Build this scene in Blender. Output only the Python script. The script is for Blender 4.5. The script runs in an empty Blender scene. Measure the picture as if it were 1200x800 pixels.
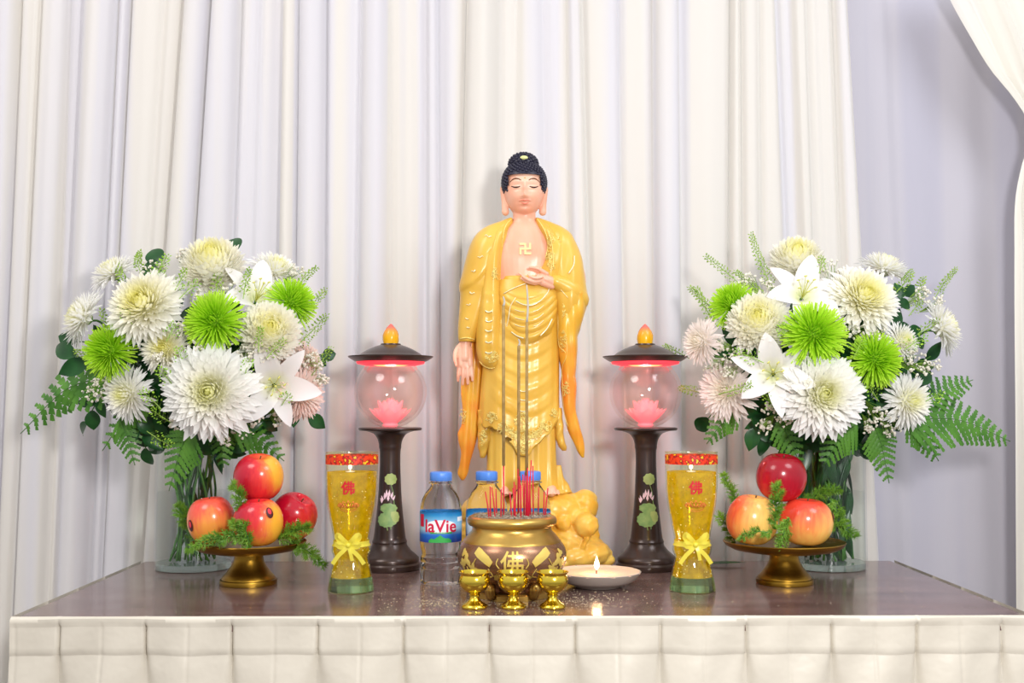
import bpy, bmesh, math, random
from mathutils import Vector, Matrix, Quaternion
from math import sin, cos, pi, sqrt, radians, exp, atan2
random.seed(7)
R = random.Random(11)
COL = bpy.context.scene.collection
TAU = 2*pi
TT = 0.75                                  # table top height
# ---------------------------------------------------------------- camera
F = 1300.0
cd = bpy.data.cameras.new('camera'); cam = bpy.data.objects.new('camera', cd); COL.objects.link(cam)
bpy.context.scene.camera = cam
cd.sensor_width = 36; cd.lens = 36*F/1200; cd.clip_start = .02; cd.clip_end = 50
CAMP = Vector((0, 0, TT+.32))
cam.location = CAMP
cam.rotation_euler = (radians(90)+math.atan(75/F), 0, -math.atan(10/F))
CM = cam.rotation_euler.to_matrix()
def at(px, py, Y):
    d = CM @ Vector(((px-600)/F, (400-py)/F, -1)); return CAMP + d*(Y/d.y)
def X_(px, Y): return at(px, 475, Y).x
def zc(py, Y): return CAMP.z-(py-475)*Y/F

# ---------------------------------------------------------------- mesh builder
class MB:
    def __init__(s): s.v = []; s.f = []; s.m = []
    def add(s, vs, fs, mi=0):
        o = len(s.v); s.v += [tuple(v) for v in vs]
        for f in fs: s.f.append(tuple(i+o for i in f)); s.m.append(mi)
    def join(s, b, M=None, mi=None):
        o = len(s.v)
        s.v += [tuple(M @ Vector(v)) for v in b.v] if M is not None else b.v
        for f, m in zip(b.f, b.m): s.f.append(tuple(i+o for i in f)); s.m.append(m if mi is None else mi)
    def mesh(s, name, mats, smooth=True, ang=None):
        me = bpy.data.meshes.new(name); me.from_pydata(s.v, [], s.f)
        for m in (mats if isinstance(mats, (list, tuple)) else [mats]): me.materials.append(m)
        if max(s.m, default=0) > 0: me.polygons.foreach_set('material_index', s.m)
        me.polygons.foreach_set('use_smooth', [smooth]*len(s.f)); me.update()
        if ang: me.set_sharp_from_angle(angle=radians(ang))
        return me
def part(name, mb, mats, parent=None, smooth=True, ang=None, loc=None, label=None):
    me = mb.mesh(name, mats, smooth, ang) if isinstance(mb, MB) else mb
    o = bpy.data.objects.new(name, me); COL.objects.link(o)
    if parent: o.parent = parent
    if loc is not None: o.location = loc
    if label: o['label'] = label
    return o
def tag(o, label, cat, group=None, kind=None):
    o['label'] = label; o['category'] = cat
    if group: o['group'] = group
    if kind: o['kind'] = kind
    return o
def thing(name, label, cat, loc=(0, 0, 0), rz=0, group=None):
    o = bpy.data.objects.new(name, None); COL.objects.link(o); o.empty_display_size = .02
    o.location = loc; o.rotation_euler = (0, 0, rz); return tag(o, label, cat, group)
def copy_tree(o, parent=None):
    c = o.copy(); COL.objects.link(c); c.parent = parent
    for ch in list(o.children): copy_tree(ch, c)
    return c

def lathe(mb, prof, n=48, mi=0, c=(0, 0, 0), cap0=False, cap1=False, disp=None):
    o = []
    for r, z in prof:
        for k in range(n):
            a = TAU*k/n; rr = r+(disp(a, z, r) if disp else 0)
            o.append((c[0]+rr*cos(a), c[1]+rr*sin(a), c[2]+z))
    fs = []
    for i in range(len(prof)-1):
        for k in range(n):
            k2 = (k+1) % n; fs.append((i*n+k, i*n+k2, (i+1)*n+k2, (i+1)*n+k))
    if cap0: fs.append(tuple(range(n))[::-1])
    if cap1: fs.append(tuple((len(prof)-1)*n+k for k in range(n)))
    mb.add(o, fs, mi)
def box(mb, x0, x1, y0, y1, z0, z1, mi=0):
    v = [(x, y, z) for x in (x0, x1) for y in (y0, y1) for z in (z0, z1)]
    mb.add(v, [(0, 1, 3, 2), (4, 6, 7, 5), (0, 4, 5, 1), (2, 3, 7, 6), (0, 2, 6, 4), (1, 5, 7, 3)], mi)
def catmull(P, n):
    P = [Vector(p) for p in P]
    if len(P) < 3: return [P[0].lerp(P[-1], i/n) for i in range(n+1)]
    Q = [P[0]*2-P[1]]+P+[P[-1]*2-P[-2]]; out = []; m = len(P)-1
    for i in range(n+1):
        t = i/n*m; k = min(int(t), m-1); t -= k
        a, b, c, d = Q[k:k+4]
        out.append(.5*((2*b)+(c-a)*t+(2*a-5*b+4*c-d)*t*t+(3*b-a-3*c+d)*t**3))
    return out
def dense(prof, n=70):
    t = sorted([(z, r) for r, z in prof]); a, b = t[0][0], t[-1][0]
    return [(interp(t, a+(b-a)*i/n)[0], a+(b-a)*i/n) for i in range(n+1)]
def interp(tab, x):
    if x <= tab[0][0]: return list(tab[0][1:])
    if x >= tab[-1][0]: return list(tab[-1][1:])
    for i in range(len(tab)-1):
        if x <= tab[i+1][0]:
            a, b = tab[i], tab[i+1]; h = b[0]-a[0]; t = (x-a[0])/h
            p = tab[i-1] if i > 0 else None; q = tab[i+2] if i+2 < len(tab) else None
            r = []
            for j in range(1, len(a)):
                d = (b[j]-a[j])/h
                m0 = ((d+(a[j]-p[j])/(a[0]-p[0]))/2) if p else d
                m1 = ((d+(q[j]-b[j])/(q[0]-b[0]))/2) if q else d
                m0 = max(-3*abs(d), min(3*abs(d), m0)) if m0*d > 0 else 0
                m1 = max(-3*abs(d), min(3*abs(d), m1)) if m1*d > 0 else 0
                t2, t3 = t*t, t**3
                r.append((2*t3-3*t2+1)*a[j]+(t3-2*t2+t)*h*m0+(-2*t3+3*t2)*b[j]+(t3-t2)*h*m1)
            return r
def tube(mb, pts, rad, n=8, mi=0, cap=True):
    pts = [Vector(p) for p in pts]; m = len(pts)
    if not isinstance(rad, (list, tuple)): rad = [rad]*m
    T = [(pts[min(i+1, m-1)]-pts[max(i-1, 0)]).normalized() for i in range(m)]
    u = T[0].orthogonal().normalized(); vs = []
    for i in range(m):
        if i: u = (u-T[i]*u.dot(T[i])).normalized()
        w = T[i].cross(u)
        for k in range(n):
            a = TAU*k/n; vs.append(pts[i]+(u*cos(a)+w*sin(a))*rad[i])
    fs = [(i*n+k, i*n+(k+1) % n, (i+1)*n+(k+1) % n, (i+1)*n+k) for i in range(m-1) for k in range(n)]
    if cap: fs += [tuple(range(n))[::-1], tuple((m-1)*n+k for k in range(n))]
    mb.add(vs, fs, mi)
def limb(mb, pts, rad, n=12, sub=5, mi=0):
    """tube with rounded ends, smooth through its joints"""
    P = catmull(pts, (len(pts)-1)*sub); m = len(pts)-1
    rr = [interp([(i, r) for i, r in enumerate(rad)], i/sub)[0] for i in range(len(P))]
    d0 = (P[0]-P[1]).normalized(); d1 = (P[-1]-P[-2]).normalized()
    A = [(P[0]+d0*rr[0]*s, rr[0]*sqrt(max(0, 1-s*s))) for s in (.98, .8, .5)]
    B = [(P[-1]+d1*rr[-1]*s, rr[-1]*sqrt(max(0, 1-s*s))) for s in (.5, .8, .98)]
    tube(mb, [a[0] for a in A]+P+[b[0] for b in B], [a[1] for a in A]+rr+[b[1] for b in B], n, mi)
def ball(mb, c, r, n=8, m=5, mi=0, sc=(1, 1, 1)):
    vs = [(c[0], c[1], c[2]-r*sc[2])]
    for i in range(1, m):
        a = pi*i/m
        for k in range(n): b = TAU*k/n; vs.append((c[0]+r*sc[0]*sin(a)*cos(b), c[1]+r*sc[1]*sin(a)*sin(b), c[2]-r*sc[2]*cos(a)))
    vs.append((c[0], c[1], c[2]+r*sc[2])); fs = []
    for k in range(n): fs.append((0, 1+(k+1) % n, 1+k))
    for i in range(m-2):
        for k in range(n): a = 1+i*n; fs.append((a+k, a+(k+1) % n, a+n+(k+1) % n, a+n+k))
    e = len(vs)-1; a = 1+(m-2)*n
    for k in range(n): fs.append((a+k, a+(k+1) % n, e))
    mb.add(vs, fs, mi)
def remesh(mb, voxel, smooth=4, name='tmp'):
    me = mb.mesh(name, []); o = bpy.data.objects.new(name, me); COL.objects.link(o)
    r = o.modifiers.new('r', 'REMESH'); r.mode = 'VOXEL'; r.voxel_size = voxel; r.use_smooth_shade = True
    if smooth: s = o.modifiers.new('s', 'SMOOTH'); s.iterations = smooth; s.factor = .5
    dg = bpy.context.evaluated_depsgraph_get(); dg.update()
    res = bpy.data.meshes.new_from_object(o.evaluated_get(dg)); bpy.data.objects.remove(o); bpy.data.meshes.remove(me)
    res.materials.clear()
    res.polygons.foreach_set('use_smooth', [True]*len(res.polygons)); return res
def text_mb(s, size, ext=0.0, bold=0.0, maxe=None, shear=0):
    cu = bpy.data.curves.new('t', 'FONT'); cu.body = s; cu.size = size; cu.align_x = 'CENTER'; cu.align_y = 'CENTER'
    cu.extrude = ext; cu.offset = bold; cu.shear = shear; cu.resolution_u = 3
    o = bpy.data.objects.new('t', cu); COL.objects.link(o)
    dg = bpy.context.evaluated_depsgraph_get(); dg.update()
    me = bpy.data.meshes.new_from_object(o.evaluated_get(dg))
    bm = bmesh.new(); bm.from_mesh(me)
    if maxe:
        for _ in range(4):
            es = [e for e in bm.edges if e.calc_length() > maxe]
            if not es: break
            bmesh.ops.subdivide_edges(bm, edges=es, cuts=1); bmesh.ops.triangulate(bm, faces=bm.faces)
    mb = MB(); bm.verts.index_update()
    mb.add([v.co.copy() for v in bm.verts], [[v.index for v in f.verts] for f in bm.faces]); bm.free()
    bpy.data.objects.remove(o); bpy.data.curves.remove(cu); bpy.data.meshes.remove(me); return mb
def refine(mb, maxe):
    bm = bmesh.new(); vs = [bm.verts.new(v) for v in mb.v]
    for f, m in zip(mb.f, mb.m):
        try: bm.faces.new([vs[i] for i in f]).material_index = m
        except ValueError: pass
    bmesh.ops.triangulate(bm, faces=bm.faces)
    for _ in range(5):
        es = [e for e in bm.edges if e.calc_length() > maxe]
        if not es: break
        bmesh.ops.subdivide_edges(bm, edges=es, cuts=1); bmesh.ops.triangulate(bm, faces=bm.faces)
    o = MB(); bm.verts.index_update(); o.v = [tuple(v.co) for v in bm.verts]
    for f in bm.faces: o.f.append(tuple(v.index for v in f.verts)); o.m.append(f.material_index)
    bm.free(); return o
def wrap(mb, rf, zc0, a0=-pi/2, off=.0004):
    """bend a flat drawing (x right, y up) round a lathe of radius rf(z), facing -Y"""
    o = MB(); vs = []
    for x, y, z in mb.v:
        zz = zc0+y; r = rf(zz)+off+z; a = a0+x/rf(zc0); vs.append((r*cos(a), r*sin(a), zz))
    o.add(vs, mb.f); o.m = list(mb.m); return o

# ---------------------------------------------------------------- materials
def lin(c):
    return tuple(((x/255)/12.92 if x/255 <= .04045 else ((x/255+.055)/1.055)**2.4) for x in c)+(1,)
def mat(name, rgb, rough=.5, metal=0, spec=.5, trans=0, ior=1.45, emit=None, es=0, sss=0, sssr=(1, .6, .3), sscale=.01, coat=0, sheen=0):
    m = bpy.data.materials.new(name); m.use_nodes = True; b = m.node_tree.nodes['Principled BSDF']
    b.inputs['Base Color'].default_value = lin(rgb); b.inputs['Roughness'].default_value = rough
    b.inputs['Metallic'].default_value = metal; b.inputs['Specular IOR Level'].default_value = spec
    b.inputs['Transmission Weight'].default_value = trans; b.inputs['IOR'].default_value = ior
    if emit: b.inputs['Emission Color'].default_value = lin(emit); b.inputs['Emission Strength'].default_value = es
    if sss: b.inputs['Subsurface Weight'].default_value = sss; b.inputs['Subsurface Radius'].default_value = sssr; b.inputs['Subsurface Scale'].default_value = sscale
    b.inputs['Coat Weight'].default_value = coat; b.inputs['Coat Roughness'].default_value = .1
    b.inputs['Sheen Weight'].default_value = sheen
    return m
def nd(m, t, **kw):
    n = m.node_tree.nodes.new(t)
    for k, v in kw.items():
        if k.startswith('i_'): n.inputs[k[2:].replace('_', ' ')].default_value = v
        else: setattr(n, k, v)
    return n
def lk(m, a, b): m.node_tree.links.new(a, b)
def P(m): return m.node_tree.nodes['Principled BSDF']
def ramp(m, fac, stops, interp_='LINEAR'):
    n = nd(m, 'ShaderNodeValToRGB'); n.color_ramp.interpolation = interp_
    el = n.color_ramp.elements
    while len(el) < len(stops): el.new(.5)
    for e, (p, c) in zip(el, stops): e.position = p; e.color = lin(c)
    lk(m, fac, n.inputs[0]); return n
def noise_col(m, stops, scale=10, detail=3, sc=(1, 1, 1), rough=.5, coord='Object'):
    tc = nd(m, 'ShaderNodeTexCoord'); mp = nd(m, 'ShaderNodeMapping'); mp.inputs['Scale'].default_value = sc
    lk(m, tc.outputs[coord], mp.inputs[0]); n = nd(m, 'ShaderNodeTexNoise', i_Scale=scale, i_Detail=detail, i_Roughness=rough)
    lk(m, mp.outputs[0], n.inputs['Vector']); r = ramp(m, n.outputs['Fac'], stops)
    lk(m, r.outputs[0], P(m).inputs['Base Color']); return n
def bump(m, scale=40, strength=.2, dist=.002, detail=3, sc=(1, 1, 1), coord='Object'):
    tc = nd(m, 'ShaderNodeTexCoord'); mp = nd(m, 'ShaderNodeMapping'); mp.inputs['Scale'].default_value = sc
    lk(m, tc.outputs[coord], mp.inputs[0]); n = nd(m, 'ShaderNodeTexNoise', i_Scale=scale, i_Detail=detail)
    lk(m, mp.outputs[0], n.inputs['Vector']); b = nd(m, 'ShaderNodeBump', i_Strength=strength, i_Distance=dist)
    lk(m, n.outputs['Fac'], b.inputs['Height']); lk(m, b.outputs[0], P(m).inputs['Normal'])
def translucent(m, w=.3, tint=None):
    """mix some light through a thin petal, leaf or cloth"""
    nt = m.node_tree; out = nt.nodes['Material Output']; t = nd(m, 'ShaderNodeBsdfTranslucent'); mx = nd(m, 'ShaderNodeMixShader')
    mx.inputs[0].default_value = w
    bc = P(m).inputs['Base Color']
    if tint: t.inputs[0].default_value = lin(tint)
    elif bc.is_linked: lk(m, bc.links[0].from_socket, t.inputs[0])
    else: t.inputs[0].default_value = bc.default_value
    lk(m, P(m).outputs[0], mx.inputs[1]); lk(m, t.outputs[0], mx.inputs[2]); lk(m, mx.outputs[0], out.inputs[0]); return m
def thin_glass(name, tint=(255, 255, 255), rough=.02, ior=1.5, boost=1.0):
    m = bpy.data.materials.new(name); m.use_nodes = True; nt = m.node_tree; nt.nodes.remove(P(m)); out = nt.nodes['Material Output']
    tr = nd(m, 'ShaderNodeBsdfTransparent'); tr.inputs[0].default_value = lin(tint); g = nd(m, 'ShaderNodeBsdfGlossy'); g.inputs['Roughness'].default_value = rough
    g.inputs[0].default_value = (.95, .95, .95, 1)
    lw = nd(m, 'ShaderNodeLayerWeight', i_Blend=.5); pw = nd(m, 'ShaderNodeMath', operation='POWER'); pw.inputs[1].default_value = 4.5; lk(m, lw.outputs['Facing'], pw.inputs[0])
    ml = nd(m, 'ShaderNodeMath', operation='MULTIPLY_ADD', use_clamp=True); ml.inputs[1].default_value = .55*boost; ml.inputs[2].default_value = ((ior-1)/(ior+1))**2
    lk(m, pw.outputs[0], ml.inputs[0]); mx = nd(m, 'ShaderNodeMixShader'); lk(m, ml.outputs[0], mx.inputs[0])
    lk(m, tr.outputs[0], mx.inputs[1]); lk(m, g.outputs[0], mx.inputs[2]); lk(m, mx.outputs[0], out.inputs[0]); return m
def radial_mat(name, stops, R0, rough=.6, tw=.3, axis_only=False):
    """petal colour from the flower's heart outwards (object space)"""
    m = mat(name, (255, 255, 255), rough, spec=.25); tc = nd(m, 'ShaderNodeTexCoord'); ln = nd(m, 'ShaderNodeVectorMath', operation='LENGTH')
    src = tc.outputs['Object']
    if axis_only:
        mu = nd(m, 'ShaderNodeVectorMath', operation='MULTIPLY'); mu.inputs[1].default_value = (1, 1, 0); lk(m, src, mu.inputs[0]); src = mu.outputs[0]
    lk(m, src, ln.inputs[0]); dv = nd(m, 'ShaderNodeMath', operation='DIVIDE', use_clamp=True); dv.inputs[1].default_value = R0
    lk(m, ln.outputs['Value'], dv.inputs[0]); r = ramp(m, dv.outputs[0], stops); lk(m, r.outputs[0], P(m).inputs['Base Color'])
    return translucent(m, tw)

M = {}
M['brass'] = mat('polished_brass', (232, 204, 76), .15, 1)
M['brass_dull'] = mat('aged_brass', (150, 112, 52), .3, 1); noise_col(M['brass_dull'], [(.3, (128, 92, 40)), (.7, (176, 136, 62))], 12)
M['stand_gold'] = mat('antique_gold', (160, 122, 42), .36, 1); noise_col(M['stand_gold'], [(.35, (128, 96, 32)), (.7, (174, 136, 52))], 14, sc=(1, 1, 4))
M['bronze_dark'] = mat('dark_bronze', (62, 44, 40), .28, .55, coat=.3); bump(M['bronze_dark'], 60, .05)
M['stem'] = mat('stem_green', (70, 120, 44), .5)
M['stem_light'] = mat('stem_light_green', (140, 176, 70), .5)
M['leaf'] = mat('glossy_leaf', (24, 74, 34), .3); noise_col(M['leaf'], [(.3, (16, 58, 28)), (.7, (40, 98, 44))], 30); translucent(M['leaf'], .15)
M['fern'] = mat('fern_green', (60, 130, 50), .45); noise_col(M['fern'], [(.3, (52, 108, 34)), (.7, (100, 158, 56))], 22); translucent(M['fern'], .2)
M['pepper'] = mat('pepper_grass_green', (150, 186, 66), .55); noise_col(M['pepper'], [(.3, (118, 160, 48)), (.7, (176, 206, 84))], 60); translucent(M['pepper'], .2)
M['golden'] = mat('yellow_green_sprig', (140, 190, 40), .55); noise_col(M['golden'], [(.3, (100, 160, 30)), (.7, (170, 210, 60))], 60)
M['asparagus'] = mat('asparagus_fern_green', (92, 150, 40), .5); noise_col(M['asparagus'], [(.3, (84, 140, 34)), (.7, (150, 196, 66))], 30); translucent(M['asparagus'], .2)
M['gyp'] = mat('baby_breath_white', (244, 240, 226), .7); translucent(M['gyp'], .2)
M['red'] = mat('red_print', (196, 22, 40), .4)
M['gold_print'] = mat('gold_print', (226, 200, 104), .3, .35)
M['white'] = mat('white_glaze', (236, 232, 226), .2)
# ---------------------------------------------------------------- setting
fl = MB(); box(fl, -2.5, 2.5, -1.5, 2.8, -.04, 0)
mf = mat('floor_tiles', (150, 140, 130), .3)
o = part('floor', fl, mf); o['kind'] = 'structure'
wl = MB(); box(wl, -2.5, 2.5, 2.6, 2.7, 0, 3)
mw = mat('painted_wall', (214, 212, 222), .8)
o = part('wall_back', wl, mw); o['kind'] = 'structure'

# ---- pleated backdrop curtain
def cloth_mat(name, c1, c2, tw=.25, nsc=13):
    m = mat(name, c1, .75, sheen=.2, spec=.2); noise_col(m, [(.44, c1), (.56, c2)], nsc, 1, sc=(1, 1, .02))
    bump(m, 220, .12, .0006, 2, sc=(1, 1, .12)); return translucent(m, tw)
mcur = cloth_mat('light_tinted_voile', (236, 235, 240), (243, 240, 233))  # lilac and cream bands paint mixed cool and warm light into white cloth
folds = [(-330,-345),(-290,-300),(-250,-265),(-215,-225),(-170,-190),(-130,-145),(-95,-110),(-60,-75),(-20,-35),(12,0),(38,22),(70,58),(88,72),(128,108),(142,120),(182,150),(207,168),(240,205),(277,262),(300,290),
         (325,322),(345,345),(378,380),(420,415),(455,460),(497,500),(512,518),(545,532),(585,580),(607,600),(640,650),(665,672),(684,700),(728,735),
         (768,765),(800,800),(862,850),(874,870),(896,892),(918,935),(935,950),(952,964),(968,985),(985,1000),(1003,1030)]
deep = {142: 1.0, 207: .8, 277: .6, 325: .6, 378: .8, 455: .5, 545: 1.0, 607: .7, 684: .8, 728: .9, 862: 1.1, 874: .6, 918: 1.2, 70: .8, 12: .7, 985: 1.0, 497: .6, 768: .7}
YC = 2.415
def build_curtain():
    mb = MB(); rr = random.Random(3)
    par = [(rr.choice((.12, .25, .5, .9, 1)), rr.uniform(-1, 1), rr.uniform(.3, 1), rr.uniform(0, 6)) for _ in folds]
    zs = [0.02+i*(2.35)/26 for i in range(27)]; rec = [rr.choice((-1, 0, .4, 1)) for _ in folds]
    cols = []
    for i in range(len(folds)-1):
        n = max(8, int((folds[i+1][0]-folds[i][0])/2.2))
        for k in range(n): cols.append((i, k/n))
    cols.append((len(folds)-2, 1.0))
    z0, z1 = zc(0, YC), zc(700, YC)
    for z in zs:
        t = (z-z0)/(z1-z0); t = max(-.3, min(1.6, t))
        for (i, u) in cols:
            fa = X_(folds[i][0]+(folds[i][1]-folds[i][0])*t, YC); fb = X_(folds[i+1][0]+(folds[i+1][1]-folds[i+1][0])*t, YC)
            x = fa+(fb-fa)*u; w = fb-fa; a, s, q, ph = par[i]
            b = min(w*.42, .031)*a*(sin(pi*u)**.8)+s*.010*(u-.5)+.0014*q*sin(u*TAU*2+ph+z*1.3)*min(1, w/.05)
            d0 = deep.get(folds[i][0], .35); d1 = deep.get(folds[i+1][0], .35)
            b -= .018*d0*exp(-(u*w/.006)**2)+.018*d1*exp(-((1-u)*w/.006)**2)
            b += .005*sin(z*2.1+ph)*sin(pi*u)+(.011*(rec[i] if u > .5 else (rec[i])))*min(1, min(u, 1-u)*w/.008)
            mb.v.append((x, YC-b, z))
    n = len(cols)
    for r in range(len(zs)-1):
        for c in range(n-1): mb.f.append((r*n+c, r*n+c+1, (r+1)*n+c+1, (r+1)*n+c)); mb.m.append(0)
    return mb
tag(part('backdrop_curtain', build_curtain(), mcur), 'long cream white pleated curtain hanging behind the statue and both bouquets', 'curtain')
# flat lilac-white sheet at the right
mb = MB(); nx, nz = 90, 26
for j in range(nz+1):
    z = .02+2.35*j/nz
    for i in range(nx+1):
        u = i/nx; x = X_(975, 2.45)+u*(X_(1420, 2.45)-X_(975, 2.45))
        b = .006*sin(u*21+.5*z)+.004*sin(u*47+2+.8*z)+.012*exp(-((u-.17+.03*(z-1.3))/.02)**2)
        mb.v.append((x, 2.455-b, z))
for j in range(nz):
    for i in range(nx): a = j*(nx+1)+i; mb.f.append((a, a+1, a+nx+2, a+nx+1)); mb.m.append(0)
msh = cloth_mat('lilac_white_cloth', (192, 191, 205), (199, 197, 207), .1)
tag(part('backdrop_sheet', mb, msh), 'smooth lilac white cloth hanging flat right of the pleated curtain', 'curtain')
# drape tied back at the far right
mb = MB(); edge = [(-60, 1095), (0, 1121), (40, 1142), (80, 1165), (112, 1190), (140, 1206), (165, 1207), (190, 1199), (230, 1190), (300, 1187), (500, 1184), (760, 1180), (1400, 1172)]
YD = 2.33; nr, nc = 90, 60
for j in range(nr+1):
    py = -60+1240*(j/nr)**1.25; xl = interp(edge, py)[0]
    wd = interp([(-60, 330), (60, 240), (150, 70), (200, 75), (300, 150), (1400, 220)], py)[0]
    z = max(.02, zc(py, YD))
    for i in range(nc+1):
        u = i/nc; ph = u*TAU*6.5
        b = .012*sin(ph)+.006*sin(ph*2.3+1+py*.004)
        mb.v.append((X_(xl+wd*u, YD), YD-.02-b+.012*u, z))
for j in range(nr):
    for i in range(nc): a = j*(nc+1)+i; mb.f.append((a, a+nc+1, a+nc+2, a+1)); mb.m.append(0)
mdr = cloth_mat('ivory_voile', (242, 238, 232), (246, 243, 232))
tag(part('tied_curtain', mb, mdr), 'ivory curtain gathered and tied back at the far right edge', 'curtain')

# ---- altar table and skirt
TX0, TX1, TY0, TY1 = -.737, .80, 1.712, 2.31
tbl = thing('altar_table', 'dark brown polished altar table whose top carries all the offerings', 'table', ((TX0+TX1)/2, (TY0+TY1)/2, 0))
mt = mat('polished_dark_wood', (96, 74, 72), .16, coat=.4)
n = noise_col(mt, [(.3, (92, 70, 66)), (.55, (118, 92, 88)), (.8, (140, 112, 106))], 5, 6, sc=(1, 5, 1), rough=.65)
tc = nd(mt, 'ShaderNodeTexCoord'); n2 = nd(mt, 'ShaderNodeTexNoise', i_Scale=9, i_Detail=6); lk(mt, tc.outputs['Object'], n2.inputs['Vector'])
mr = nd(mt, 'ShaderNodeMapRange'); mr.inputs['To Min'].default_value = .1; mr.inputs['To Max'].default_value = .34; lk(mt, n2.outputs['Fac'], mr.inputs[0]); lk(mt, mr.outputs[0], P(mt).inputs['Roughness'])
hx, hy = (TX1-TX0)/2, (TY1-TY0)/2
bm = bmesh.new(); bmesh.ops.create_cube(bm, size=1, matrix=Matrix.Translation((0, 0, TT-.0125)) @ Matrix.Diagonal((hx*2, hy*2, .025, 1)))
bmesh.ops.bevel(bm, geom=bm.edges[:], offset=.002, segments=2, affect='EDGES')
me = bpy.data.meshes.new('tabletop'); bm.to_mesh(me); bm.free(); me.materials.append(mt); part('tabletop', me, mt, tbl)
ml_ = mat('table_leg_wood', (70, 50, 44), .5)
for sx in (-1, 1):
    for sy in (-1, 1):
        b = MB(); box(b, sx*(hx-.05)-.022, sx*(hx-.05)+.022, sy*(hy-.05)-.022, sy*(hy-.05)+.022, 0, TT-.025); part('leg', b, ml_, tbl, smooth=False)
msk = mat('cream_satin', (208, 202, 188), .38, spec=.5, sheen=.1); bump(msk, 16, .45, .008, 3)
sk = MB(); perim = []
sp = .1302; off = X_(77, TY0)
def skirt_front():
    y0 = TY0-.006; x0, x1 = TX0-.008, TX1+.008
    rows = [TT+.001, TT-.002, TT-.008, TT-.014, TT-.0145, TT-.03, TT-.045, TT-.0545, TT-.056, TT-.0575, TT-.07, TT-.09, TT-.12, TT-.16, TT-.22, TT-.35, TT-.5, .01]
    m = 760; rr = random.Random(9); rnd = [rr.random() for _ in range(60)]
    for zi, z in enumerate(rows):
        dn = TT-z
        for i in range(m+1):
            x = x0+(x1-x0)*i/m; s = (x-off)/(sp); k = math.floor(s); u = s-k
            d = min(u, 1-u)*sp
            hw = .0022+.010*max(0, dn-.05)/.06*(.6+.8*rnd[int(k+(u > .5)) % 60]) if dn < .35 else .026
            b = -(.006+.03*min(.4, dn))*exp(-(d/hw)**2)
            b += .0035*sin(pi*u) + (.010*min(1, max(0, dn-.05)/.1))*sin(pi*u)**2
            hm = abs(u-.5)*sp; b -= .0014*exp(-(hm/.0025)**2)*(1 if dn > .012 else 0)
            b += .003*sin(u*9+k*2.1+dn*25)*min(1, dn/.06)
            if .0545 <= dn <= .0575: b -= .0011
            if dn < .012: b = .004+b*.25
            if zi == 0: b -= .006
            # round the left and right corners
            sk.v.append((x, y0-b, z+(.0008*sin(s*3.1))*(zi > 0)))
    for r in range(len(rows)-1):
        for c in range(m): a = r*(m+1)+c; sk.f.append((a, a+m+1, a+m+2, a+1)); sk.m.append(0)
skirt_front()
for sx, xx in ((-1, TX0-.008), (1, TX1+.008)):          # the two ends of the table
    o0 = len(sk.v); zz = [TT+.001, TT-.02, TT-.056, TT-.1, TT-.2, TT-.4, .01]; m = 120
    for z in zz:
        for i in range(m+1):
            y = TY0-.006+(TY1-TY0+.006)*i/m; s = (y-TY0)/sp; u = s-math.floor(s)
            sk.v.append((xx+sx*(.004*sin(pi*u)-.006*exp(-(min(u, 1-u)*sp/.006)**2))*min(1, i/4)*(1 if z < TT else 0), y, z))
    for r in range(len(zz)-1):
        for c in range(m): a = o0+r*(m+1)+c; sk.f.append((a, a+1, a+m+2, a+m+1) if sx > 0 else (a, a+m+1, a+m+2, a+1)); sk.m.append(0)
tag(part('table_skirt', sk, msk, ang=60), 'cream satin box pleated skirt hanging round the altar table', 'table skirt')

# ---- lights and world
def area(name, loc, target, size, power, col=(1, 1, 1)):
    l = bpy.data.lights.new(name, 'AREA'); l.shape = 'DISK'; l.size = size*1.1; l.energy = power; l.color = col
    o = bpy.data.objects.new(name, l); COL.objects.link(o); o.location = loc
    o.rotation_euler = (Vector(target)-Vector(loc)).to_track_quat('-Z', 'Y').to_euler(); return o
area('camera_flash', (.45, .25, 1.42), (0.05, 2.2, 1.05), .2, 19.5, (1, .97, .96))
area('warm_fill_left', (-1.3, .9, 2.75), (-.2, 2.2, .9), .9, 16, (1, .95, .9))  # added overhead fill, warms one side of the curtain folds
area('cool_fill_right', (1.4, .8, 2.75), (.5, 2.3, .9), .9, 16, (.92, .95, 1))  # added overhead fill, cools the other side of the folds
w = bpy.data.worlds.new('room_light'); bpy.context.scene.world = w; w.use_nodes = True; nt = w.node_tree
bg = nt.nodes['Background']; tcw = nt.nodes.new('ShaderNodeTexCoord'); sep = nt.nodes.new('ShaderNodeSeparateXYZ'); rp = nt.nodes.new('ShaderNodeValToRGB')
mrw = nt.nodes.new('ShaderNodeMapRange'); mrw.inputs['From Min'].default_value = -1
nt.links.new(tcw.outputs['Generated'], sep.inputs[0]); nt.links.new(sep.outputs[2], mrw.inputs[0]); nt.links.new(mrw.outputs[0], rp.inputs[0])
e = rp.color_ramp.elements; e[0].position = .3; e[0].color = (.3, .27, .26, 1); e[1].position = .85; e[1].color = (1, .98, .97, 1)
x = e.new(.52); x.color = (.78, .76, .79, 1)
nt.links.new(rp.outputs[0], bg.inputs[0]); bg.inputs[1].default_value = .8
vs = bpy.context.scene.view_settings; bpy.context.scene.display_settings.display_device = 'sRGB'
vs.view_transform = 'Standard'; vs.look = 'None'; vs.gamma = 1; vs.use_curve_mapping = False; vs.exposure = .13
# ---------------------------------------------------------------- table things
def lp(prof, Y):                                   # profile measured in the photograph -> metres above the table
    return [(r*Y/F, max(0, zc(py, Y)-TT)) for r, py in prof]
def rfun(prof):
    t = sorted([(z, r) for r, z in prof]); return lambda z: interp(t, z)[0]

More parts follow.
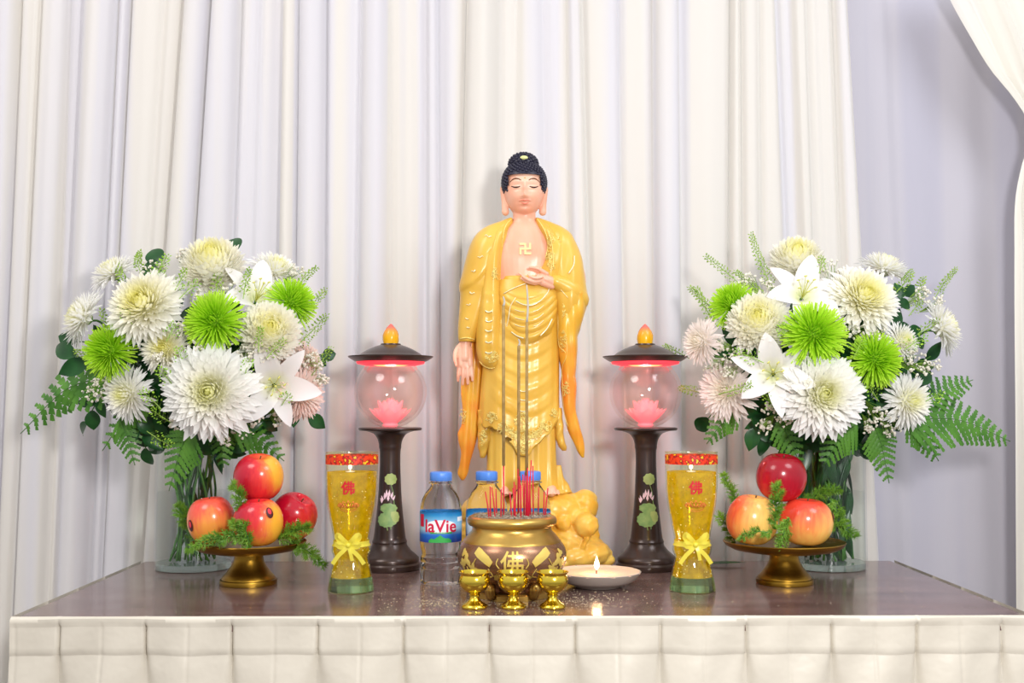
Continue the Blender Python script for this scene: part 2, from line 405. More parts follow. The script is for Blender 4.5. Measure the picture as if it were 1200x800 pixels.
# ---- three offering cups
CY = 1.778
prof = lp([(14.5, 709.5), (15.2, 708), (15, 706), (12.5, 704), (8.5, 701.5), (6, 698.5), (5.2, 696), (6.6, 695), (6.6, 694), (5.4, 693), (8, 691.5), (13.5, 688), (17.2, 683), (18.3, 678), (17.6, 673.5), (16.4, 671), (17.2, 669.3), (18.6, 668), (18.8, 667.3), (17.8, 667.2)], CY)
k = CY/F
def mk_cup(px, label):
    t = thing('offering_cup', label, 'cup', (X_(px, CY), CY, TT+.0003), 0, 'small brass offering cups in front of the burner')
    b = MB(); cut = 9; lathe(b, prof[cut:], 40); zt = prof[-1][1]
    lathe(b, [(17.8*k, zt), (16*k, zt-.006), (15.8*k, zt-.014), (11*k, zt-.024), (0.0005, zt-.027)], 40)
    part('bowl', b, M['brass'], t, ang=50)
    b = MB(); lathe(b, prof[:cut+1], 40, cap0=True); part('foot', b, M['brass'], t, ang=50)
    b = MB(); lathe(b, [(15.9*k, zt-.0055), (.0004, zt-.0055)], 32); part('water', b, M['water_top'], t)
    return t
M['water_top'] = mat('clear_water', (220, 214, 180), .03, spec=.5, trans=.9, ior=1.33)
mk_cup(556.5, 'left of the three small polished brass cups at the table edge')
mk_cup(601.5, 'middle of the three small polished brass cups, under the gold character')
mk_cup(647, 'right of the three small brass cups, nearest the lit candle dish')

# ---- incense burner
BY = 1.895; bx0 = X_(600, BY); k = BY/F
bur = thing('incense_burner', 'round bronze incense burner with gold rim, character and relief, full of ash', 'incense burner', (bx0, BY, TT+.0003))
mbody = mat('burner_bronze', (150, 112, 88), .27, .75); noise_col(mbody, [(.3, (132, 94, 76)), (.7, (172, 132, 100))], 9)
mgold = mat('burner_gold', (196, 158, 76), .3, .85); noise_col(mgold, [(.3, (168, 130, 62)), (.7, (208, 172, 92))], 16)
bp = lp([(30, 690), (38, 684), (48, 679), (56, 671.5), (61, 663), (63.3, 655), (63, 648), (60.5, 641), (57, 636)], BY); bp = [(r, z+.0055) for r, z in bp]
z0 = bp[0][1]
b = MB(); lathe(b, dense(bp), 96); part('bowl', b, mbody, bur)
nk = [(57*k, bp[-1][1])]+[(r*k, zc(py, BY)-TT+.0055) for r, py in ((56.5, 634.5), (55, 633), (51, 628), (47, 624), (45.5, 620), (46.5, 617), (50, 615.5))]
b = MB(); lathe(b, nk, 72); part('neck', b, mgold, bur)
zr = zc(610.5, BY)-TT+.003
b = MB(); lathe(b, [(46*k+.006*cos(a)*1.1+.0, zr+.0085*sin(a)) for a in [TAU*i/16 for i in range(17)]], 72)
lathe(b, [(46.5*k+.0085*cos(a), zr+.0085*sin(a)) for a in [-pi/2+pi*i/10 for i in range(11)]], 72); part('rim', b, mgold, bur)
b = MB(); rr = random.Random(4)
n = 48; rings = 16
for i in range(rings+1):
    for a in range(n):
        r = 46.5*k*i/rings; an = TAU*a/n; b.v.append((r*cos(an), r*sin(an), zr+.003+.004*(1-(i/rings)**2)+rr.uniform(-.0012, .0012)))
for i in range(rings):
    for a in range(n): a2 = (a+1) % n; b.f.append((i*n+a, (i+1)*n+a, (i+1)*n+a2, i*n+a2)); b.m.append(0)
for _ in range(500):
    an = rr.uniform(0, TAU); r = 45*k*sqrt(rr.random()); L = rr.uniform(.002, .008); a2 = rr.uniform(0, TAU); p = Vector((r*cos(an), r*sin(an), zr+.0075+rr.uniform(-.001, .003)))
    tube(b, [p, p+Vector((cos(a2)*L, sin(a2)*L, rr.uniform(-.0005, .002)))], .0007, 4)
mash = mat('incense_ash', (150, 138, 120), .9); noise_col(mash, [(.3, (110, 98, 84)), (.7, (196, 186, 166))], 260)
part('ash', b, mash, bur)['kind'] = 'stuff'
# foot: drum and stepped octagonal plinth
b = MB(); lathe(b, [(46*k, 0), (46*k, .008), (44*k, .0105), (33*k, .0115)], 8, cap0=True); part('plinth', b, mgold, bur, ang=30).rotation_euler = (0, 0, pi/8)
b = MB(); lathe(b, [(33*k, .0112), (31*k, .014), (28*k, .019), (30*k, z0+.001)], 48); part('foot', b, mbody, bur)
for a in (-pi/2-.55, -pi/2+.55, pi/2-.5, pi/2+.5):
    b = MB(); limb(b, [(cos(a)*48*k, sin(a)*48*k, z0+.008), (cos(a)*46*k, sin(a)*46*k, z0-.004), (cos(a)*41*k, sin(a)*41*k, .011)], [.010, .008, .006], 10); part('foot', b, mgold, bur)
rf = rfun(bp)
def flat_poly(mb, pts, th=.0007, mi=0):
    n = len(pts); vs = [(x, y, 0) for x, y in pts]+[(x, y, th) for x, y in pts]
    cx = sum(p[0] for p in pts)/n; cy = sum(p[1] for p in pts)/n; vs.append((cx, cy, th*1.4))
    fs = [(i, (i+1) % n, n+(i+1) % n, n+i) for i in range(n)]+[(n+i, n+(i+1) % n, 2*n) for i in range(n)]; mb.add(vs, fs, mi)
def blob(mb, cx, cy, r, lobes, amp, n=28, rot=0, sx=1, sy=1, th=.0007, mi=0):
    flat_poly(mb, [(cx+sx*r*(1+amp*cos(lobes*(TAU*i/n)))*cos(TAU*i/n+rot), cy+sy*r*(1+amp*cos(lobes*(TAU*i/n)))*sin(TAU*i/n+rot)) for i in range(n)], th, mi)
zch = zc(656, BY)-TT+.0055
tm = text_mb('佛', 27*k, .0006, .0004, .003)
part('character', wrap(tm, rf, zch+.002, off=.0011), M['gold_print'], bur, smooth=False, label='gold relief character on the front of the bowl')
rel = MB(); s = k
zr0 = zch
for sg in (-1, 1):
    q = MB()
    # parasol-like scroll, lotus bud, leaf sprays, curling ribbons
    flat_poly(q, [(sg*x*s, y*s) for x, y in ((22, 4), (26, -2), (42, 8), (47, 12), (44, 19), (38, 17), (27, 10))][::sg])
    blob(q, sg*50*s, -6*s, 6*s, 5, .35); blob(q, sg*60*s, 3*s, 6*s, 3, .4, rot=pi/2); blob(q, sg*69*s, -2*s, 5*s, 4, .35); blob(q, sg*66*s, 11*s, 4*s, 3, .3)
    for c in ([(28, -4), (24, -12), (30, -14)], [(44, 6), (48, 0), (50, -2)], [(60, -4), (58, -12), (52, -12)], [(16, 8), (18, 2), (15, -3)]):
        P_ = catmull([(sg*x*s, y*s, .0004) for x, y in c], 8); tube(q, P_, .0009, 5)
    blob(q, sg*13*s, -14*s, 7*s, 5, .12, sx=1.5, sy=.6); rel.join(q)
q = MB(); blob(q, 0, -16*s, 13*s, 7, .1, sx=1.25, sy=.5); rel.join(q)
mg2 = M['gold_print']
part('relief', wrap(refine(rel, .004), rf, zr0, off=.0006), mg2, bur, smooth=False, label='gold lotus and scroll relief')

# ---- incense sticks
mred = mat('red_bamboo', (206, 20, 52), .5); mtan = mat('incense_paste', (156, 128, 74), .8); noise_col(mtan, [(.3, (140, 112, 60)), (.7, (170, 142, 88))], 90)
mtip = mat('burnt_ash', (186, 180, 170), .9)
stubs = [(355, 180, 378, 305), (378, 155, 380, 300), (386, 160, 405, 300), (405, 168, 409, 285), (430, 170, 428, 300), (470, 185, 480, 300), (490, 135, 488, 295), (498, 150, 494, 290),
         (508, 75, 508, 290), (522, 150, 520, 300), (530, 100, 538, 290), (541, 90, 534, 290), (553, 70, 555, 300), (570, 35, 556, 300), (577, 60, 580, 290), (561, 110, 567, 290), (605, 160, 602, 275),
         (630, 180, 627, 290), (648, 165, 632, 290), (516, 110, 524, 295), (547, 140, 543, 300), (484, 165, 500, 300)]
rr = random.Random(2)
zs0 = zr+.004
for i, (x1, y1, x0, y0) in enumerate(stubs):
    x1, x0 = 480+x1/4, 480+x0/4; y1, y0 = 530+y1/4, 530+y0/4
    Y = BY-.05+.1*(1-(y0-598)/9)+rr.uniform(-.01, .01); Y = max(BY-.05, min(BY+.045, Y))
    dx = (x1-x0)*Y/F; L = (zc(y1, Y)-TT)-zs0; ox = X_(x0, Y)-bx0; dy = rr.uniform(-.005, .005)
    b = MB(); tube(b, [(0, 0, -.014), (dx*.5, dy*.5, L*.5), (dx, dy, L)], [.0012, .0012, .001], 6)
    o = part('incense_stub', b, mred, loc=(bx0+ox, Y, TT+zs0))
    tag(o, 'short red incense stub standing burnt out in the ash of the burner', 'incense stick', 'red incense stubs in the burner')
for px0, px1, Y, ytop, yash, ybase, lab in ((590.3, 590, BY-.012, 358, 347, 545, 'leftmost of the three long tan incense sticks, standing clear of the other two'), (607.6, 608, BY+.012, 405, 397, 560, 'shortest of the three long tan incense sticks, in the middle'), (617, 617.6, BY-.005, 377, 333, 556, 'right one of the three long tan incense sticks, tip before the statue hand')):
    x0 = X_(px0, Y); x1 = X_(px1, Y); H = lambda py: zc(py, Y)-TT-zs0
    t = thing('incense_stick', lab, 'incense stick', (x0, Y, TT+zs0), 0, 'long incense sticks in the burner'); dx = x1-x0
    def pt(h): return (dx*h/H(ytop), 0, h)
    b = MB(); tube(b, [pt(-.014), pt(H(ybase))], .0013, 6); part('stick', b, mred, t)
    b = MB(); tube(b, [pt(H(ybase)), pt(H(ybase)*.5+H(ytop)*.5), pt(H(ytop))], .0026, 8); part('incense_coating', b, mtan, t)
    h0, h1 = H(ytop), H(yash); b = MB(); pp = [Vector(pt(h0+(h1-h0)*i/6))+Vector((.0016*sin(i*.6), 0, 0)) for i in range(7)]
    tube(b, pp, [.0022, .0019, .0019, .0017, .0016, .0015, .001], 6); part('ash_tip', b, mtip, t)

# ---- lanterns
LY = 2.2; k = LY/F
mpink = mat('pink_lamp_lotus', (255, 190, 196), .4, emit=(255, 150, 160), es=.6); translucent(mpink, .4)
mglobe = thin_glass('globe_glass', (254, 247, 246), .01, 1.5, 1.15)
mfin = mat('flame_finial', (240, 180, 40), .25); 
tc = nd(mfin, 'ShaderNodeTexCoord'); sp_ = nd(mfin, 'ShaderNodeSeparateXYZ'); lk(mfin, tc.outputs['Generated'], sp_.inputs[0]); rpf = ramp(mfin, sp_.outputs[2], [(.3, (240, 176, 20)), (.6, (240, 160, 60)), (.85, (236, 110, 100))]); lk(mfin, rpf.outputs[0], P(mfin).inputs['Base Color'])
mdark = mat('lantern_bronze', (60, 46, 42), .3, .35, coat=.2); noise_col(mdark, [(.3, (50, 38, 36)), (.7, (72, 56, 50))], 8)
def leafgreen(nm, a, b_): m = mat(nm, a, .5); noise_col(m, [(.3, a), (.7, b_)], 60); return m
mpadl = leafgreen('painted_lotus_leaf_light', (150, 170, 96), (176, 188, 120)); mpadd = leafgreen('painted_lotus_leaf', (96, 140, 84), (150, 176, 112)); mpp = mat('painted_lotus_pink', (240, 206, 220), .5)
def lantern(px, label):
    t = thing('lotus_lamp', label, 'lamp', (X_(px, LY), LY, TT+.0003), 0, 'tall glass globe lamps either side of the statue')
    bp_ = lp([(34.5, 664), (35.5, 661), (35.5, 658), (34, 656)], LY)
    b = MB(); lathe(b, bp_, 56, cap0=True); lathe(b, lp([(34, 656), (34.5, 653.5), (34, 651), (31, 648), (25, 643), (20.5, 637), (19.5, 634)], LY), 56); part('base', b, mdark, t, ang=35)
    cp = lp([(20, 634), (20.3, 632), (19, 630), (18.6, 628), (17, 615), (14.8, 595), (13.3, 575), (12.4, 555), (12, 540), (12.4, 526), (13, 524.5), (13, 522), (13.6, 518), (16, 512), (21, 507), (29, 504.5)], LY)
    b = MB(); lathe(b, dense(cp, 80), 64); part('column', b, mdark, t, ang=35)
    b = MB(); lathe(b, lp([(28, 504.8), (36, 504), (37, 502.5), (36.5, 501), (34, 500.5), (31, 500.6), (0.1, 500.8)], LY), 56); part('dish', b, mdark, t, ang=40)
    cr = rfun(cp)
    zq = zc(590, LY)-TT; q = MB()
    def pad(cx, cy, rx, ry, mi, nn=9):
        blob(q, cx*k, (590-cy)*k, k, nn, .06, n=36, sx=rx, sy=ry, th=.0006, mi=mi)
    pad(4, 560, 8, 6.5, 0); pad(1.5, 593, 10, 5.5, 1); pad(0, 606, 10.5, 8.5, 1, 11); pad(7.5, 603, 6, 7, 0)
    for cx, cy, l, r_ in ((-3, 580, 8, .2), (-1, 577, 9, 0), (2, 577, 9, -.2), (5, 579, 8, -.5), (-6, 583, 7, .7), (1, 582, 8, 0), (-7, 585, 6, 1), (7, 582, 6, -.9)):
        pp = [(cx*k-sin(r_)*0, (590-cy)*k-l*.4*k), (cx*k+1.6*k, (590-cy)*k), (cx*k+sin(-r_)*3*k, (590-cy)*k+l*.6*k), (cx*k-1.6*k, (590-cy)*k)]; flat_poly(q, pp, .0009, 2)
    for c in ([(4, 566), (7, 575), (8, 590)], [(0, 612), (1, 618)], [(4, 613), (4, 617)]):
        tube(q, catmull([(x*k, (590-y)*k, .0003) for x, y in c], 6), .0007, 5, mi=1)
    part('painted_lotus', wrap(refine(q, .003), cr, zq, a0=-pi/2-.1, off=.0004), [mpadl, mpadd, mpp], t, smooth=False, label='painted lotus leaves and pale pink flower on the column')
    zg = zc(459.5, LY)-TT; rg = 42.2*k; zb = zc(500.4, LY)-TT; ztp = zc(426, LY)-TT
    def sph(rr_, z_a, z_b, n=22): return [(sqrt(max(1e-8, rr_*rr_-(z_a+(z_b-z_a)*i/n-zg)**2)), z_a+(z_b-z_a)*i/n) for i in range(n+1)]
    b = MB(); lathe(b, sph(rg, zb, ztp), 64); lathe(b, sph(rg-.0065, zb+.003, ztp-.001), 64); part('globe', b, mglobe, t)
    # glowing lotus inside
    b = MB()
    for ring, (np_, th0, L, w, zz) in enumerate(((8, 1.12, .050, .026, .004), (8, .7, .052, .026, .006), (6, .3, .050, .022, .008))):
        for i in range(np_):
            a = TAU*(i+.5*(ring % 2))/np_; e = Vector((cos(a), sin(a), 0)); d = e*sin(th0)+Vector((0, 0, cos(th0)))
            petal(b, Vector((0, 0, zb+zz))+e*.006, d, Vector((0, 0, 1)), L, w, .5, .25, 6, 'lily')
    part('glowing_lotus', b, mpink, t)
    b = MB(); lathe(b, [(.012, zb+.0005), (.016, zb+.004), (.012, zb+.009), (.001, zb+.012)], 24, cap0=True); part('bulb_holder', b, mpink, t)
    # lid
    b = MB(); lathe(b, lp([(30, 427), (38, 425.5), (40, 424), (42, 423.4), (44, 422.4), (49.5, 418.8), (49.8, 417.6), (47, 417.4), (43, 418), (38, 417.2), (33, 413.5), (26, 409.5), (18, 406), (12, 404.2), (11.5, 402.8), (1, 402.5)], LY), 64); part('lid', b, mdark, t, ang=40)
    b = MB(); lathe(b, lp([(40, 424.2), (39, 426.5), (30, 428.5), (20, 428)], LY), 56); part('lamp_ring', b, M['ring'], t, label='red glowing ring under the lid')
    b = MB(); lathe(b, lp([(21, 427.8), (16, 429), (1, 429)], LY), 48); part('light_disc', b, M['disc'], t, label='warm glowing light under the lid')
    b = MB(); lathe(b, lp([(8.5, 403), (9.3, 398), (9.2, 393), (7.5, 388), (4.8, 384), (2, 381), (.3, 379.5)], LY), 32, disp=lambda a, z, r: .0006*sin(a*7+z*500)); part('finial', b, mfin, t, label='yellow and pink lotus bud finial')
    l = bpy.data.lights.new('lamp_glow', 'POINT'); l.energy = .2; l.color = (1, .45, .48); l.shadow_soft_size = .012
    lo = bpy.data.objects.new('lamp_glow', l); COL.objects.link(lo); lo.parent = t; lo.location = (0, 0, ztp-.012)
    return t
M['ring'] = mat('red_glow', (255, 90, 100), .4, emit=(255, 40, 60), es=1.1)
M['disc'] = mat('warm_glow', (255, 170, 110), .4, emit=(255, 150, 90), es=2.0)
def petal(mb, base, d, n0, L, W, curl, cup, seg=5, kind='mum', mi=0, twist=0):
    """one curved petal starting at base along d, bending towards its inner side n"""
    d = d.normalized(); n = (n0-d*n0.dot(d))
    n = n.normalized() if n.length > 1e-4 else d.orthogonal().normalized(); s = d.cross(n)
    p = base.copy(); vs = []; st = L/seg; q = Quaternion(s, -curl/seg) if s.length > 0 else None
    for i in range(seg+1):
        t = i/seg
        if kind == 'mum': w = W*(.45+.75*t**.8)*(1 if t < .8 else sqrt(max(0, 1-((t-.8)/.2)**2))*.9+.1)
        elif kind == 'quill': w = W*(.7+.6*t)*(1 if t < .9 else .55)
        elif kind == 'leaf': w = W*sin(pi*min(1, .04+t*.96)**.8)+.0001
        elif kind == 'oval': w = W*sqrt(max(0, 1-(2*min(1, .03+t*.97)-1)**2))+.0001
        else: w = W*(sin(pi*(.16+.84*t)**1.05)**.75 if t < 1 else 0.02)
        w = max(w, 1e-5)
        vs += [p-s*w*.5+n*cup*w, p.copy(), p+s*w*.5+n*cup*w]
        dn = d.cross(n)
        rot = Matrix.Rotation(-curl/seg, 3, dn) if dn.length else Matrix.Identity(3)
        # rotate so the petal bends towards n for positive curl
        d2 = (d*cos(curl/seg)+n*sin(curl/seg)).normalized(); n = (n*cos(curl/seg)-d*sin(curl/seg)).normalized(); d = d2; s = d.cross(n)
        p = p+d*st
    fs = []
    for i in range(seg):
        a = i*3; fs += [(a, a+1, a+4, a+3), (a+1, a+2, a+5, a+4)]
    mb.add(vs, fs, mi)
lantern(457.5, 'dark bronze lotus lamp with a pink lit glass globe, left of the statue')
lantern(756.5, 'dark bronze lotus lamp with a pink lit glass globe, right of the statue')

# ---- oil glasses
def oil_mat():
    m = bpy.data.materials.new('yellow_oil'); m.use_nodes = True; nt = m.node_tree; nt.nodes.remove(P(m)); out = nt.nodes['Material Output']
    tr = nd(m, 'ShaderNodeBsdfTransparent'); tr.inputs[0].default_value = lin((253, 236, 84)); tl = nd(m, 'ShaderNodeBsdfTranslucent'); tl.inputs[0].default_value = lin((254, 226, 30)); g = nd(m, 'ShaderNodeBsdfGlossy'); g.inputs['Roughness'].default_value = .03
    df = nd(m, 'ShaderNodeBsdfDiffuse'); df.inputs[0].default_value = lin((252, 216, 20)); a0 = nd(m, 'ShaderNodeMixShader'); lk(m, tl.outputs[0], a0.inputs[1]); lk(m, df.outputs[0], a0.inputs[2])
    a = nd(m, 'ShaderNodeMixShader'); tc = nd(m, 'ShaderNodeTexCoord'); n = nd(m, 'ShaderNodeTexNoise', i_Scale=55, i_Detail=3); lk(m, tc.outputs['Object'], n.inputs['Vector'])
    mr = nd(m, 'ShaderNodeMapRange'); mr.inputs['From Min'].default_value = .35; mr.inputs['From Max'].default_value = .65; mr.inputs['To Min'].default_value = .2; mr.inputs['To Max'].default_value = .6; lk(m, n.outputs['Fac'], mr.inputs[0]); lk(m, mr.outputs[0], a.inputs[0])
    lk(m, tr.outputs[0], a.inputs[1]); lk(m, a0.outputs[0], a.inputs[2]); b = nd(m, 'ShaderNodeMixShader'); b.inputs[0].default_value = .06; lk(m, a.outputs[0], b.inputs[1]); lk(m, g.outputs[0], b.inputs[2]); lk(m, b.outputs[0], out.inputs[0]); return m
GY = 1.944; k = GY/F
moil = oil_mat()
mbase = mat('green_glass_base', (190, 236, 190), .04, trans=1, ior=1.2)
mgl = thin_glass('drinking_glass', (250, 252, 235), .01, 1.5, 1.2)
mbub = mat('pale_bubble', (255, 250, 190), .1, spec=.8); translucent(mbub, .4)
mrib = mat('yellow_ribbon', (246, 238, 90), .3, spec=.6); translucent(mrib, .35)
mbandr = mat('red_border_print', (190, 30, 24), .45); noise_col(mbandr, [(.42, (226, 60, 10)), (.5, (196, 20, 20)), (.6, (120, 24, 12)), (.66, (250, 190, 30))], 150, 1)
mpr = mat('copper_foil_print', (222, 130, 60), .3, .5)
mflame = mat('flame', (255, 220, 150), .5, emit=(255, 214, 150), es=9)
def oil_glass(px, label, seed):
    rr = random.Random(seed)
    t = thing('oil_glass', label, 'glass', (X_(px, GY), GY, TT+.0003), 0, 'yellow oil glasses either side of the burner')
    gp = lp([(26.5, 689.5), (27, 688), (26.2, 682), (24.5, 672), (22, 660), (20.2, 651), (20.6, 648), (22.2, 644), (22.6, 640.5), (21.8, 637), (20.3, 634), (20.8, 628), (22.5, 618), (25.2, 604), (28, 589), (29.6, 574), (30.2, 558), (30.3, 543), (30.5, 530), (30.8, 529.5)], GY)
    g = rfun(gp)
    b = MB(); lathe(b, dense(gp, 90), 64, cap0=True); zt = gp[-1][1]
    lathe(b, [(30.7*k, zt), (30.3*k, zt+.0008), (29.6*k, zt), (29.3*k, zt-.002)], 64); part('glass_wall', b, mgl, t)
    # green solid base and oil column
    zb1 = zc(673, GY)-TT; zz = [.0012+(zb1-.0012)*i/8 for i in range(9)]
    b = MB(); lathe(b, [(g(z)-.0012, z) for z in zz], 56, cap0=True, cap1=True); part('glass_base', b, mbase, t, ang=40, label='thick green glass base')
    zo = zc(552, GY)-TT; n = 40
    b = MB(); lathe(b, [(.0006, zb1+.0008)]+[(g(zb1+.001+(zo-zb1-.001)*i/n)-.0028, zb1+.001+(zo-zb1-.001)*i/n) for i in range(n+1)]+[(.0006, zo)], 56); part('yellow_oil', b, moil, t, ang=50)
    b = MB()
    for _ in range(150):
        z = zb1+.002+(zo-zb1-.004)*rr.random()**1.2; a = rr.uniform(0, TAU); r = g(z)-.0021; ball(b, (r*cos(a), r*sin(a), z), rr.choice([.0005, .0007, .0009, .0013]), 6, 4)
    part('bubbles', b, mbub, t)['kind'] = 'stuff'
    z1, z2 = zc(543, GY)-TT, zc(532.5, GY)-TT
    b = MB(); lathe(b, [(g(z1+(z2-z1)*i/3)+.0003, z1+(z2-z1)*i/3) for i in range(4)], 64); part('printed_border', b, mbandr, t, label='red and orange printed border under the rim')
    b = wrap(text_mb('佛', 16*k, .0001, .0006, .004), g, zc(570, GY)-TT); part('character', b, M['red'], t, smooth=False, label='red printed character')
    q = MB()
    for i in range(-4, 5):
        a = i*.36; L = (9-abs(i)*.6)*k; c = Vector((sin(a)*6*k, -2*k+abs(i)*.6*k)); dr = Vector((sin(a)*1.25, cos(a)*.9)).normalized(); sd = Vector((dr.y, -dr.x))
        pts = [c, c+dr*L*.5+sd*2*k, c+dr*L, c+dr*L*.5-sd*2*k]
        for u, v in zip(pts, pts[1:]+pts[:1]): tube(q, [(u.x, u.y, .0001), (v.x, v.y, .0001)], .0008, 4)
    for y in (-4, -6): tube(q, [(x*k, (y+.03*x*x)*k, .0001) for x in range(-10, 11, 2)], .0006, 4)
    part('printed_lotus', wrap(q, g, zc(590, GY)-TT), mpr, t, label='copper foil lotus print')
    # ribbon bow
    bow = MB(); zk = zc(634, GY)-TT; y0 = -(g(zk)+.004)
    lathe(bow, [(g(zk+i*.0015)+.0007, zk+i*.0015) for i in range(-3, 4)], 48)
    def strip(P_, w):
        P_ = catmull(P_, 14); vs = []
        for i, p in enumerate(P_):
            d = (P_[min(i+1, 14)]-P_[max(i-1, 0)]).normalized(); s_ = d.cross(Vector((0, -1, 0))); s_ = s_.normalized() if s_.length > .05 else Vector((0, 0, 1))
            vs += [p-s_*w, p+s_*w]
        bow.add(vs, [(2*i, 2*i+1, 2*i+3, 2*i+2) for i in range(14)])
    for sg in (-1, 1):
        strip([(0, y0, zk+.002), (sg*.007, y0-.008, zk+.009), (sg*.017, y0-.009, zk+.019), (sg*.019, y0-.003, zk+.012), (sg*.009, y0-.001, zk+.003), (0, y0, zk)], .0038)
        strip([(0, y0-.001, zk), (sg*.009, y0-.006, zk+.004), (sg*.02, y0-.006, zk+.003), (sg*.014, y0-.002, zk-.004), (0, y0, zk-.002)], .003)
        strip([(0, y0-.002, zk), (sg*.008, y0-.004, zk-.009), (sg*.018, y0-.003, zk-.019), (sg*.027, y0-.001, zk-.032)], .0036)
    strip([(0, y0-.003, zk), (.004, y0-.006, zk-.012), (.007, y0-.004, zk-.026)], .003)
    ball(bow, (0, y0-.003, zk), .0048, 10, 6); part('ribbon_bow', bow, mrib, t, label='yellow ribbon bow tied round the waist')
    f = thing('floating_candle', 'tiny lit wick floating at the top of the %s yellow oil glass' % ('left' if px < 600 else 'right'), 'candle', (X_(px, GY)-.002, GY-.008, TT+zo+.0003))
    b = MB(); lathe(b, [(.008, 0), (.008, .0012), (.0015, .0018), (.0008, .005)], 20, cap0=True, cap1=True); part('float', b, M['white'], f, ang=30)
    b = MB(); lathe(b, [(.0006, .004), (.0026, .0065), (.0032, .009), (.002, .0125), (.0002, .017)], 12); part('flame', b, mflame, f)
oil_glass(413, 'glass of yellow oil with red print and ribbon, left of the burner', 5)
oil_glass(809.5, 'glass of yellow oil with red print and ribbon, right of the burner', 6)

# ---- water bottles
WY = 2.03; k = WY/F
mpet = mat('bottle_plastic_water', (250, 253, 255), .015, trans=1, ior=1.2); bump(mpet, 55, .22, .003, 2)
mcap = mat('blue_cap', (84, 140, 230), .35)
mlab = mat('blue_label', (30, 110, 190), .35)
tc = nd(mlab, 'ShaderNodeTexCoord'); sx_ = nd(mlab, 'ShaderNodeSeparateXYZ'); lk(mlab, tc.outputs['Generated'], sx_.inputs[0]); rl = ramp(mlab, sx_.outputs[2], [(0, (36, 60, 160)), (.25, (30, 110, 205)), (.45, (170, 215, 240)), (.7, (130, 195, 235)), (.9, (40, 140, 200)), (1, (20, 110, 180))]); lk(mlab, rl.outputs[0], P(mlab).inputs['Base Color'])
mgr = mat('label_green', (60, 170, 80), .4); mlr = mat('label_red', (206, 18, 66), .4); mlw = mat('label_white', (240, 246, 250), .4); mln = mat('label_navy', (40, 50, 140), .4)
def bottle(px, Y, rz, label, caplab=None):
    t = thing('water_bottle', label, 'bottle', (X_(px, Y), Y, TT+.0003), rz, 'water bottles beside the statue base')
    pr = lp([(19, 680), (22, 679.5), (23, 677), (23.3, 670), (22.8, 664), (22, 662.8), (23.2, 661), (23.3, 657), (22, 655.5), (23.3, 654), (23, 650), (21.4, 647), (22, 643), (23.5, 639), (24.2, 633), (24, 631), (23.8, 598), (24.1, 596), (23.4, 590), (21.4, 583), (18, 576.5), (14.2, 571.5), (12, 568), (11.2, 564.5), (11.2, 560)], WY)
    def dsp(a, z, r): return (.0009*sin(a*10)*(1 if z < .03 else 0))
    b = MB(); lathe(b, pr, 60, cap0=True, cap1=True, disp=dsp); part('bottle_body', b, mpet, t, ang=50)
    b = MB(); lathe(b, lp([(12.4, 562.6), (12.9, 562), (12.9, 554), (12.3, 552.6), (10, 552)], WY), 48, cap0=True, cap1=True, disp=lambda a, z, r: .0003*sin(a*40)); part('cap', b, mcap, t, ang=40)
    b = MB(); lathe(b, lp([(14.2, 565.5), (14.2, 564.2), (12, 563.5)], WY), 40, cap0=True); part('neck_ring', b, mpet, t, ang=40)
    zl0, zl1 = zc(631.5, WY)-TT, zc(597.5, WY)-TT; rl_ = 24.45*k; g = lambda z: rl_
    b = MB(); lathe(b, [(rl_, zl0), (rl_, zl0*.5+zl1*.5), (rl_, zl1)], 60); lb = part('label', b, mlab, t)
    zm = (zl0+zl1)/2
    for dz, tw, h in ((0, 0, 0),):
        q = MB(); blob(q, .002, .001, .001, 3, 0, n=40, sx=17, sy=7.5, th=.00005); 
        part('label_patch', wrap_fine(q, g, zm+.002, .0005), mlw, lb, smooth=False)
    part('lettering', wrap(text_mb('laVie', 20*k, .0001, .0005, .004), g, zm+.002, off=.0009), mlr, lb, smooth=False)
    q = MB(); n_ = 20
    for i in range(n_): x0_, x1_ = -.019+.04*i/n_, -.019+.04*(i+1)/n_; q.add([(x0_, -.0105, 0), (x1_, -.0105, 0), (x1_, -.0075, 0), (x0_, -.0075, 0)], [(0, 1, 2, 3)])
    # green hills
    hs = [(-.022, -.022), (-.016, -.0185), (-.012, -.0205), (-.006, -.0165), (0, -.0125), (.004, -.0165), (.009, -.0185), (.014, -.018), (.02, -.022)]
    for (xa, ya), (xb, yb) in zip(hs, hs[1:]):
        for j in range(3): u0, u1 = j/3, (j+1)/3; q.add([(xa+(xb-xa)*u0, -.0262, 0), (xa+(xb-xa)*u1, -.0262, 0), (xa+(xb-xa)*u1, ya+(yb-ya)*u1, 0), (xa+(xb-xa)*u0, ya+(yb-ya)*u0, 0)], [(0, 1, 2, 3)])
    part('green_band', wrap(q, g, zm, off=.0005), mgr, lb, smooth=False)
    for a0, mm, hgt, yy in ((-pi/2-1.05, mlr, .022, .012), (pi/2, mln, .04, 0), (pi/2+.9, mlw, .03, 0), (-pi/2+1.15, mlw, .008, .014)):
        q = MB(); W = .012 if mm is mlr else .02
        for i in range(8): q.add([(-W/2+W*i/8, yy-hgt/2, 0), (-W/2+W*(i+1)/8, yy-hgt/2, 0), (-W/2+W*(i+1)/8, yy+hgt/2, 0), (-W/2+W*i/8, yy+hgt/2, 0)], [(0, 1, 2, 3)])
        part('label_panel', wrap(q, g, zm, a0=a0, off=.0004), mm, lb, smooth=False)
    return t
